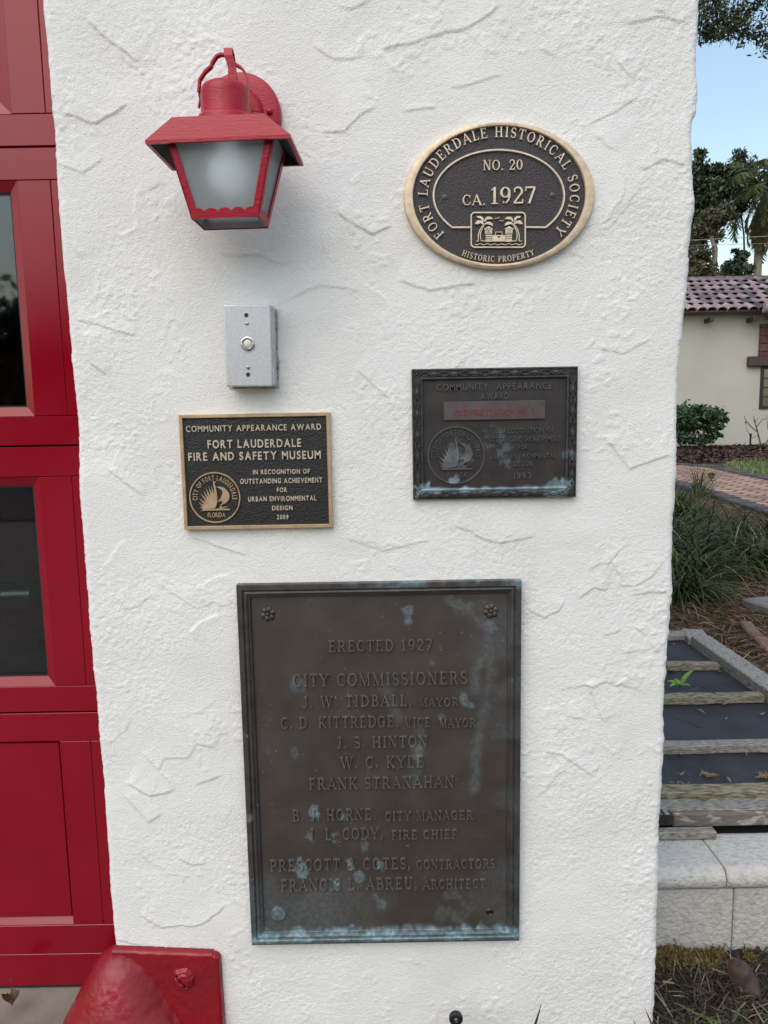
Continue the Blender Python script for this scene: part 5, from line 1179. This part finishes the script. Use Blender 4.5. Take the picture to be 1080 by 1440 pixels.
# barrel tiles: courses of overlapping half pipes
RS = R(25); ey, ez = HY-.42, 3.72; tw, tl, ex_ = .25, .50, .42
tb = MB(); ncol = 39; nrow = 7
for r_ in range(nrow):
    for c in range(ncol):
        x = 4.55+c*tw+(r_*.42 % 1)*tw+rnd.uniform(-.014, .014); t0 = r_*ex_; jit = rnd.uniform(-.012, .012); col = min(1, max(0, rnd.gauss(.52, .26)))
        if r_ >= 6: col *= .6
        n = 7; vs = []
        for t, lift, rad in ((t0-.02+jit, .026, .128), (t0+tl+jit, -.008, .112)):
            for j in range(n):
                a = math.pi*j/(n-1); u, v = -math.cos(a)*rad, math.sin(a)*rad*.8
                vs.append(H_(x+u, ey+t*math.cos(RS)-(v+lift)*math.sin(RS), ez+t*math.sin(RS)+(v+lift)*math.cos(RS)))
        m_ = 2*n
        inner_ = [tuple(Vector(p)+Vector((0, math.sin(RS), -math.cos(RS)))*.018) for p in vs]
        tb.add(vs+inner_, [(j, j+1, n+j+1, n+j) for j in range(n-1)]+[(m_+j, m_+n+j, m_+n+j+1, m_+j+1) for j in range(n-1)]+[(j, m_+j, m_+j+1, j+1) for j in range(n-1)], col)
rf = tb.build('tiled_roof', M['tile'], house, attr=True)
mb = MB(); L_ = nrow*ex_
ey += .06; ez += .05
mb.add([H_(4.5, ey, ez-.02), H_(14.2, ey, ez-.02), H_(14.2, ey+L_*math.cos(RS), ez+L_*math.sin(RS)-.02), H_(4.5, ey+L_*math.cos(RS), ez+L_*math.sin(RS)-.02),
        H_(4.5, ey, ez-.05), H_(14.2, ey, ez-.05), H_(14.2, ey+L_*math.cos(RS), ez+L_*math.sin(RS)-.10), H_(4.5, ey+L_*math.cos(RS), ez+L_*math.sin(RS)-.10)],
       [(0, 1, 2, 3), (7, 6, 5, 4), (0, 4, 5, 1), (1, 5, 6, 2), (2, 6, 7, 3), (3, 7, 4, 0)], .4); mb.build('roof_deck', M['tile'], house, attr=True)
for k in range(9):
    mb = MB(); x = 4.95+k*1.05; hbox(mb, x-.05, x+.05, HY-.36, HY-.002, 3.50, 3.60); mb.build('rafter_tail', M['beam'], house, bevel=.006)
mb = MB()
for j in range(40): mb.lathe([(.10, 0), (.11, .3)], (0, 0, 0), n=3) if False else None
ty_, tz_ = ey+L_*math.cos(RS), ez+L_*math.sin(RS)-.03
for j in range(24):
    x = 4.5+j*.40; mb.tube([H_(x, ty_, tz_), H_(x+.43, ty_, tz_+.004)], [.10, .088], 10)
mb.c = [.15]*len(mb.v); mb.build('ridge_tiles', M['tile'], house, attr=True, smooth=50)
mb = MB(); hbox(mb, 9.16, 11.5, HY-.14, HY-.002, 2.42, 2.66); mb.build('lintel_beam', M['beam'], house, bevel=.012)
wf = MB(); y0, y1 = HY-.03, HY+.06
hbox(wf, xw-.015, xw+.06, y0, y1, zs, zh-.02); hbox(wf, xw+.06, xw+1.44, y0, y1, zs, zs+.07); hbox(wf, xw+.06, xw+1.44, y0, y1, zh-.09, zh-.02); hbox(wf, xw+1.44, xw+1.52, y0, y1, zs, zh-.02)
wfo = wf.build('window', M['winframe'], house)
for k in range(1, 4):
    mb = MB(); z = zs+.07+k*(zh-zs-.16)/4; hbox(mb, xw+.06, xw+1.44, y0+.01, y1-.02, z-.014, z+.014); mb.build('glazing_bar', M['winframe'], wfo)
mb = MB(); hbox(mb, xw+.06, xw+1.44, HY+.03, HY+.045, zs+.07, zh-.09); mb.build('pane', M['glass'], wfo)
mb = MB()
for k in range(8):
    hbox(mb, 9.44, 11.2, HY-.09-.02*(k % 2), HY-.002, 2.68+k*.098, 2.68+k*.098+.085)
hbox(mb, 9.46, 11.2, HY-.085, HY-.003, 2.665, 3.45); mb.build('brick_panel', M['hbrick'], house, bevel=.008)
# entrance gable on the right: a run of larger rake tiles rising out of the picture
mb = MB()
for j in range(6):
    x, y, z = 9.22+j*.33, HY-.62-.05*j, 3.76-.045*j
    mb.tube([H_(x, y, z), H_(x+.37, y-.055, z-.05)], [.125, .112], 12)
mb.c = [.72]*len(mb.v); mb.build('rake_tiles', M['tile'], house, attr=True, smooth=50)
mb = MB(); hbox(mb, 9.35, 11.6, HY-.66, HY-.40, 3.50, 3.60); mb.build('porch_beam', M['beam'], house)

# ------------------------------------------------------------------ plants, trees, palm, wires
M['leafA'] = mat('leaf_dark', (.1, .2, .03), .5, attr=[(0, (.012, .024, .010)), (.6, (.030, .055, .020)), (1, (.065, .10, .030))])
M['leafB'] = mat('leaf_shrub', (.1, .2, .03), .45, attr=[(0, (.018, .040, .018)), (.6, (.040, .085, .030)), (1, (.075, .13, .045))])
M['leafC'] = mat('leaf_olive', (.1, .2, .03), .6, attr=[(0, (.030, .035, .015)), (.6, (.065, .068, .030)), (1, (.12, .10, .05))])
M['leafO'] = mat('leaf_oak', (.1, .2, .03), .5, attr=[(0, (.014, .022, .009)), (.6, (.036, .054, .014)), (1, (.085, .10, .022))])
M['palmleaf'] = mat('palm_leaf', (.1, .2, .03), .5, attr=[(0, (.050, .072, .026)), (.6, (.105, .135, .052)), (.8, (.15, .17, .06)), (1, (.20, .155, .085))])
M['bark'] = mat('bark', (.15, .125, .10), .95, 0, (.085, .07, .055), 9, stretch=(1, 1, .3), bump=.9, bscale=14, bdist=.03)
M['palebark'] = mat('pale_bark', (.27, .235, .19), .95, 0, (.17, .145, .115), 6, stretch=(1, 1, .3), bump=.7, bscale=14, bdist=.03)
def leaves(name, blobs, size, m_, parent, rg, off=(0, 0, 0), flat=0., asp=.5, dn=1.7, spread=.24):
    C = []; T = []
    for (c, r_, n) in blobs:
        n = int(n*dn)
        k = max(4, int(n/14)); cen = rg.normal(0, 1, (k, 3)); cen /= np.linalg.norm(cen, axis=1)[:, None]; cen *= (rg.rand(k, 1)**.45)
        cen = np.array(c)+cen*np.array(r_); tt = rg.rand(k)
        idx = rg.randint(0, k, n); C.append(cen[idx]+rg.normal(0, spread, (n, 3))*np.array(r_)); T.append(np.clip(tt[idx]*.7+rg.rand(n)*.35, 0, 1))
    C = np.concatenate(C)-np.array(off); T = np.concatenate(T); n = len(C)
    a = rg.normal(0, 1, (n, 3)); a[:, 2] *= (1-flat); a /= np.linalg.norm(a, axis=1)[:, None]; b = rg.normal(0, 1, (n, 3)); b -= a*(a*b).sum(1)[:, None]; b /= np.linalg.norm(b, axis=1)[:, None]
    s_ = size*rg.uniform(.6, 1.3, (n, 1)); nn = np.cross(a, b)*s_*.18
    V = np.stack([C-a*s_, C-b*s_*asp+nn, C+a*s_, C+b*s_*asp+nn], 1).reshape(-1, 3); Q = np.arange(4*n).reshape(-1, 4)
    return quad_mesh(name, V, Q, m_, parent, np.repeat(T, 4))
def limb(mb, pts, r0, r1):
    n = len(pts); mb.tube(pts, [r0+(r1-r0)*i/(n-1) for i in range(n)], 8)
def pblob(px, py, y, rp, n, dy=None):
    p = aty(px, py, y); sc_ = (y+1.15)/F; return (tuple(p), (rp[0]*sc_, dy if dy else rp[0]*sc_, rp[1]*sc_), n)
def tree(name, label, base, trunks, blobs, size, m_, seed, bark='bark', group=None, asp=.5, dn=1.7, spread=.24):
    t = thing(name, label, 'tree' if 'shrub' not in name else 'shrub', base, group=group); rg = np.random.RandomState(seed)
    mb = MB()
    for pts, r0, r1 in trunks: limb(mb, [Vector(p)-Vector(base) for p in pts], r0, r1)
    mb.build('trunk', M[bark], t, smooth=60); leaves('crown', blobs, size, m_, t, rg, base, asp=asp, dn=dn, spread=spread); return t
def ap(px, py, y): return tuple(aty(px, py, y))
# shrub by the house wall
p = aty(985, 628, 15.8); sb = (p[0], p[1], G(15.8)); c = lambda px, py: ap(px, py, 15.8)
tree('green_shrub', 'leafy green rounded shrub in front of the cream house wall', sb, [([sb, c(990, 608), c(985, 590)], .035, .02), ([sb, c(975, 606), c(968, 592)], .025, .015), ([sb, c(1000, 604), c(1008, 588)], .025, .012), ([c(988, 612), c(960, 600)], .02, .01)],
     [pblob(962, 583, 15.8, (14, 11), 420), pblob(985, 581, 15.8, (16, 9), 460), pblob(1005, 586, 15.8, (13, 11), 400), pblob(972, 597, 15.8, (16, 11), 420), pblob(1000, 600, 15.8, (14, 8), 240), pblob(955, 603, 15.8, (12, 10), 240), pblob(1016, 588, 15.8, (6, 5), 70), pblob(968, 614, 15.8, (15, 7), 220), pblob(998, 615, 15.8, (13, 6), 130), pblob(985, 620, 15.8, (16, 4), 110)], .07, M['leafB'], 201, asp=.5, dn=1.1, spread=.3)
# leafless shrub and stake
p = aty(1068, 626, 16); sb = (p[0], p[1], G(16)); c = lambda px, py: ap(px, py, 16)
t = thing('bare_shrub', 'nearly leafless thin branched shrub below the house window', 'shrub', sb); mb = MB()
for pl, r0 in (([(1070, 626), (1066, 610), (1062, 595), (1060, 585)], .022), ([(1066, 608), (1056, 600), (1048, 590), (1047, 585)], .014), ([(1064, 600), (1072, 590), (1080, 588)], .012), ([(1076, 626), (1084, 612), (1088, 596)], .02), ([(1062, 593), (1068, 586)], .009), ([(1080, 604), (1078, 584)], .01), ([(1066, 612), (1058, 616), (1052, 608), (1049, 598)], .009), ([(1048, 593), (1050, 597)], .02), ([(1063, 598), (1059, 590)], .008)):
    limb(mb, [Vector(c(*q))-Vector(sb) for q in pl], r0, r0*.4)
mb.build('branches', M['bark'], t)
p = aty(1055, 625, 15.7); mb = MB(); mb.tube([(0, 0, 0), (0, 0, .36)], .022, 8); mb.tube([(0, 0, .34), (0, 0, .39)], .03, 8); tag(mb.build('garden_stake', M['black'], loc=(p[0], p[1], G(15.7))), 'short black stake standing in the mulch by the bare shrub', 'stake')
# trees behind the house
B = lambda px, py, y=26: (ap(px, py, y)[0], y, G(y))
b0 = B(972, 600, 25)
tree('evergreen_tree', 'dark dense evergreen tree right against the edge of the white pier', b0, [([b0, ap(972, 420, 25), ap(974, 300, 25), ap(978, 222, 25)], .28, .05), ([ap(974, 330, 25), ap(1005, 290, 25)], .08, .03), ([ap(974, 290, 25), ap(1000, 262, 25)], .07, .03)],
     [pblob(983, 218, 25, (6, 7), 130), pblob(983, 240, 25, (13, 12), 420), pblob(978, 265, 25, (18, 18), 800), pblob(990, 285, 25, (18, 16), 800), pblob(985, 305, 25, (20, 15), 800), pblob(975, 335, 25, (18, 16), 520), pblob(1006, 262, 25, (16, 8), 380), pblob(1020, 268, 25, (14, 9), 380), pblob(970, 365, 25, (12, 14), 300), pblob(955, 290, 25, (18, 40), 700), pblob(1012, 240, 25, (10, 7), 220)], .105, M['leafA'], 211)
b0 = B(1050, 600, 27)
tree('loose_leaved_tree', 'airy bluish green tree between the evergreen and the palm', b0, [([b0, ap(1048, 400, 27), ap(1046, 330, 27), ap(1034, 240, 27)], .06, .02), ([ap(1029, 310, 27), ap(1010, 285, 27)], .06, .02), ([ap(1029, 300, 27), ap(1048, 262, 27)], .06, .02)],
     [pblob(1040, 225, 27, (9, 14), 260), pblob(1025, 250, 27, (16, 16), 380), pblob(1047, 248, 27, (14, 18), 380), pblob(1035, 275, 27, (20, 12), 380), pblob(1010, 262, 27, (10, 12), 160), pblob(1030, 292, 27, (22, 8), 460), pblob(1060, 235, 27, (8, 14), 160)], .10, M['leafA'], 212, asp=.3)
b0 = B(985, 600, 23.5)
tree('olive_brown_tree', 'olive brown half dry tree with a pale forked trunk rising over the house roof', b0, [([b0, ap(986, 402, 23.5), ap(1004, 382, 23.5), ap(1006, 350, 23.5), ap(1001, 335, 23.5), ap(1003, 318, 23.5)], .13, .05), ([ap(1001, 338, 23.5), ap(992, 320, 23.5)], .05, .02), ([ap(1004, 345, 23.5), ap(1014, 325, 23.5)], .04, .02)],
     [pblob(985, 385, 23.5, (20, 14), 700), pblob(1005, 392, 23.5, (18, 8), 400), pblob(985, 360, 23.5, (14, 12), 360), pblob(1003, 310, 23.5, (20, 12), 420), pblob(1015, 300, 23.5, (20, 8), 300), pblob(985, 325, 23.5, (14, 12), 260), pblob(1010, 330, 23.5, (8, 10), 120)], .08, M['leafC'], 213, 'palebark')
b0 = B(1035, 600, 24.5)
tree('low_green_tree', 'low spreading dark green tree just above the roof left of the palm trunk', b0, [([b0, ap(1032, 400, 24.5), ap(1030, 372, 24.5)], .12, .04)],
     [pblob(1030, 380, 24.5, (16, 11), 520), pblob(1042, 362, 24.5, (9, 8), 170), pblob(1020, 392, 24.5, (14, 8), 300), pblob(1052, 378, 24.5, (8, 5), 110), pblob(1050, 392, 24.5, (9, 7), 200), pblob(1035, 352, 24.5, (5, 3), 30)], .09, M['leafA'], 214)
# palm
py_ = 26.0; pb_ = B(1064, 600, py_); top = Vector(ap(1074, 268, py_))
palm = thing('palm_tree', 'tall palm with a drooping skirt of dead fronds at the right picture edge', 'tree', pb_)
mb = MB(); limb(mb, [Vector(p)-Vector(pb_) for p in (pb_, ap(1064, 420, py_), ap(1066, 360, py_), ap(1069, 325, py_), ap(1074, 280, py_))], .16, .13); mb.build('trunk', M['palebark'], palm, smooth=60)
mb = MB(); rgp = np.random.RandomState(8); V = []; Tn = []
def frond(o, az, el, L_, droop, tint, nleaf=34, ll=.55):
    pts = []; p = np.array(o, float); e = el; n = 12
    for i in range(n+1):
        pts.append(p.copy()); d = np.array([math.cos(az)*math.cos(e), math.sin(az)*math.cos(e), math.sin(e)]); p = p+d*L_/n; e -= droop/n*(1+i*.12)
    pts = np.array(pts)
    for k in range(nleaf):
        t = .12+.86*k/nleaf; i = t*n; i0 = int(i); q = pts[i0]+(pts[min(i0+1, n)]-pts[i0])*(i-i0); d = pts[min(i0+1, n)]-pts[i0]; d /= np.linalg.norm(d)
        sdv = np.cross(d, [0, 0, 1.]); sdv /= max(1e-6, np.linalg.norm(sdv)); l_ = ll*math.sin(math.pi*(.12+.83*t))**.7*rgp.uniform(.8, 1.15)
        for s_ in (-1, 1):
            dv = sdv*s_*.75+d*.55+np.array([0, 0, rgp.uniform(-.75, .1)]); dv /= np.linalg.norm(dv); w_ = np.cross(dv, d); w_ /= max(1e-6, np.linalg.norm(w_)); w_ = w_*.022+d*.012
            V.append(np.array([q-w_, q+w_, q+dv*l_*.6+w_+[0, 0, -.03], q+dv*l_+[0, 0, -.12*l_]])); Tn.append(np.full(4, np.clip(tint+rgp.normal(0, .12), 0, 1)))
    return pts
rach = MB()
for k in range(30):
    az = k*2.399; lv = k/30.; pts = frond(top, az, R(80-95*lv), rgp.uniform(2.0, 2.6), 1.2+.5*rgp.rand(), .3+.35*rgp.rand()); rach.tube([Vector(p)-Vector(pb_) for p in pts[::3]], [.03, .022, .016, .01, .005], 5)
fo = quad_mesh('fronds', np.concatenate(V)-np.array(pb_), np.arange(4*len(V)).reshape(-1, 4), M['palmleaf'], palm, np.concatenate(Tn)); rach.build('leaf_stalks', M['palmleaf'], palm)
V, Tn = [], []
for k in range(34):
    az = k*2.399+.5; o_ = top+Vector((0, 0, -.15-.035*k)); frond(o_, az, R(-30-35*rgp.rand()), rgp.uniform(.9, 1.5), .9, .95, 22, .4)
quad_mesh('dead_fronds', np.concatenate(V)-np.array(pb_), np.arange(4*len(V)).reshape(-1, 4), M['palmleaf'], palm, np.concatenate(Tn))
# overhanging oak, its trunk beyond the right edge of the picture
ob = (9.5, 8.5, G(8.5)); oy = 8.
blobs = [pblob(1035, 45, oy, (16, 12), 170), pblob(1055, 50, oy, (12, 9), 90), pblob(990, 48, oy, (10, 9), 120), pblob(990, 20, oy, (18, 22), 300), pblob(1015, 25, oy, (22, 24), 560), pblob(1045, 25, oy, (18, 20), 420), pblob(1010, 52, oy, (14, 8), 150), pblob(1075, 55, oy, (12, 16), 150), pblob(1062, 5, oy, (10, 10), 90), pblob(1000, -20, oy, (40, 26), 600), pblob(1070, -30, oy, (40, 26), 500), pblob(1110, 20, oy, (30, 40), 600), pblob(1078, 72, oy, (7, 10), 50), pblob(965, 10, oy, (22, 30), 300), pblob(1150, -40, oy, (60, 60), 800), pblob(1000, 42, oy, (14, 10), 140)]
tree('overhanging_tree', 'leafy branch ends of a large tree hanging over the garden at the top right', ob, [([ob, (9.3, 8.4, 2.5), (8.6, 8.3, 4.4), (7., 8.2, 6.), (5.6, 8.1, 6.4), ap(1060, -45, oy), ap(1020, -20, oy), ap(1003, 20, oy)], .25, .006), ([(6.2, 8.15, 6.4), ap(1090, 10, oy), ap(1078, 70, oy)], .03, .004), ([(7, 8.2, 6.), (6.5, 8, 7.4), (5.2, 8, 7.8)], .12, .03), ([ap(1040, -32, oy), ap(1030, 10, oy), ap(1015, 50, oy)], .012, .004)], blobs, .036, M['leafO'], 221, asp=.33, dn=.85, spread=.3)
# overhead wires
M['wire'] = mat('wire_grey', (.25, .24, .23), .6)
for k, (p, q, lb, r_) in enumerate((((930, 329), (1120, 319), 'upper thin overhead wire crossing in front of the palm trunk', .012), ((930, 335), (1120, 330), 'lower fine overhead wire crossing behind the bare branches', .007), ((930, 397), (1120, 394), 'overhead wire running just above the roof ridge', .010))):
    mb = MB(); y = 22.6; a, b = Vector(ap(*p, y)), Vector(ap(*q, y)); d = b-a
    mb.tube([a-d*1.5+d*4*t+Vector((0, 0, -.25*(1-(2*t-1)**2))) for t in np.linspace(0, 1, 12)], r_, 5); tag(mb.build('overhead_wire', M['wire']), lb, 'wire')
# street trees opposite the station, seen in the door glass and paint
for k, (x, y, h) in enumerate(((-9, -24, 6.2), (-5.5, -25.5, 5.4), (-2, -26, 5.8), (2, -25.5, 6.3), (-13, -25, 6.), (7, -26, 6.))):
    b0 = (x, y, 0.); blobs = [((x+rnd.uniform(-1.5, 1.5), y+rnd.uniform(-1, 1), h*rnd.uniform(.14, .9)), (1.8, 1.5, 1.1), 260) for _ in range(13)]
    tree('street_tree', 'round green street tree across the road, reflected in the red door', b0, [([b0, (x+.1, y, h*.4), (x, y, h*.8)], .2, .06)], blobs, .28, M['leafA'], 230+k, group='street trees across the road')
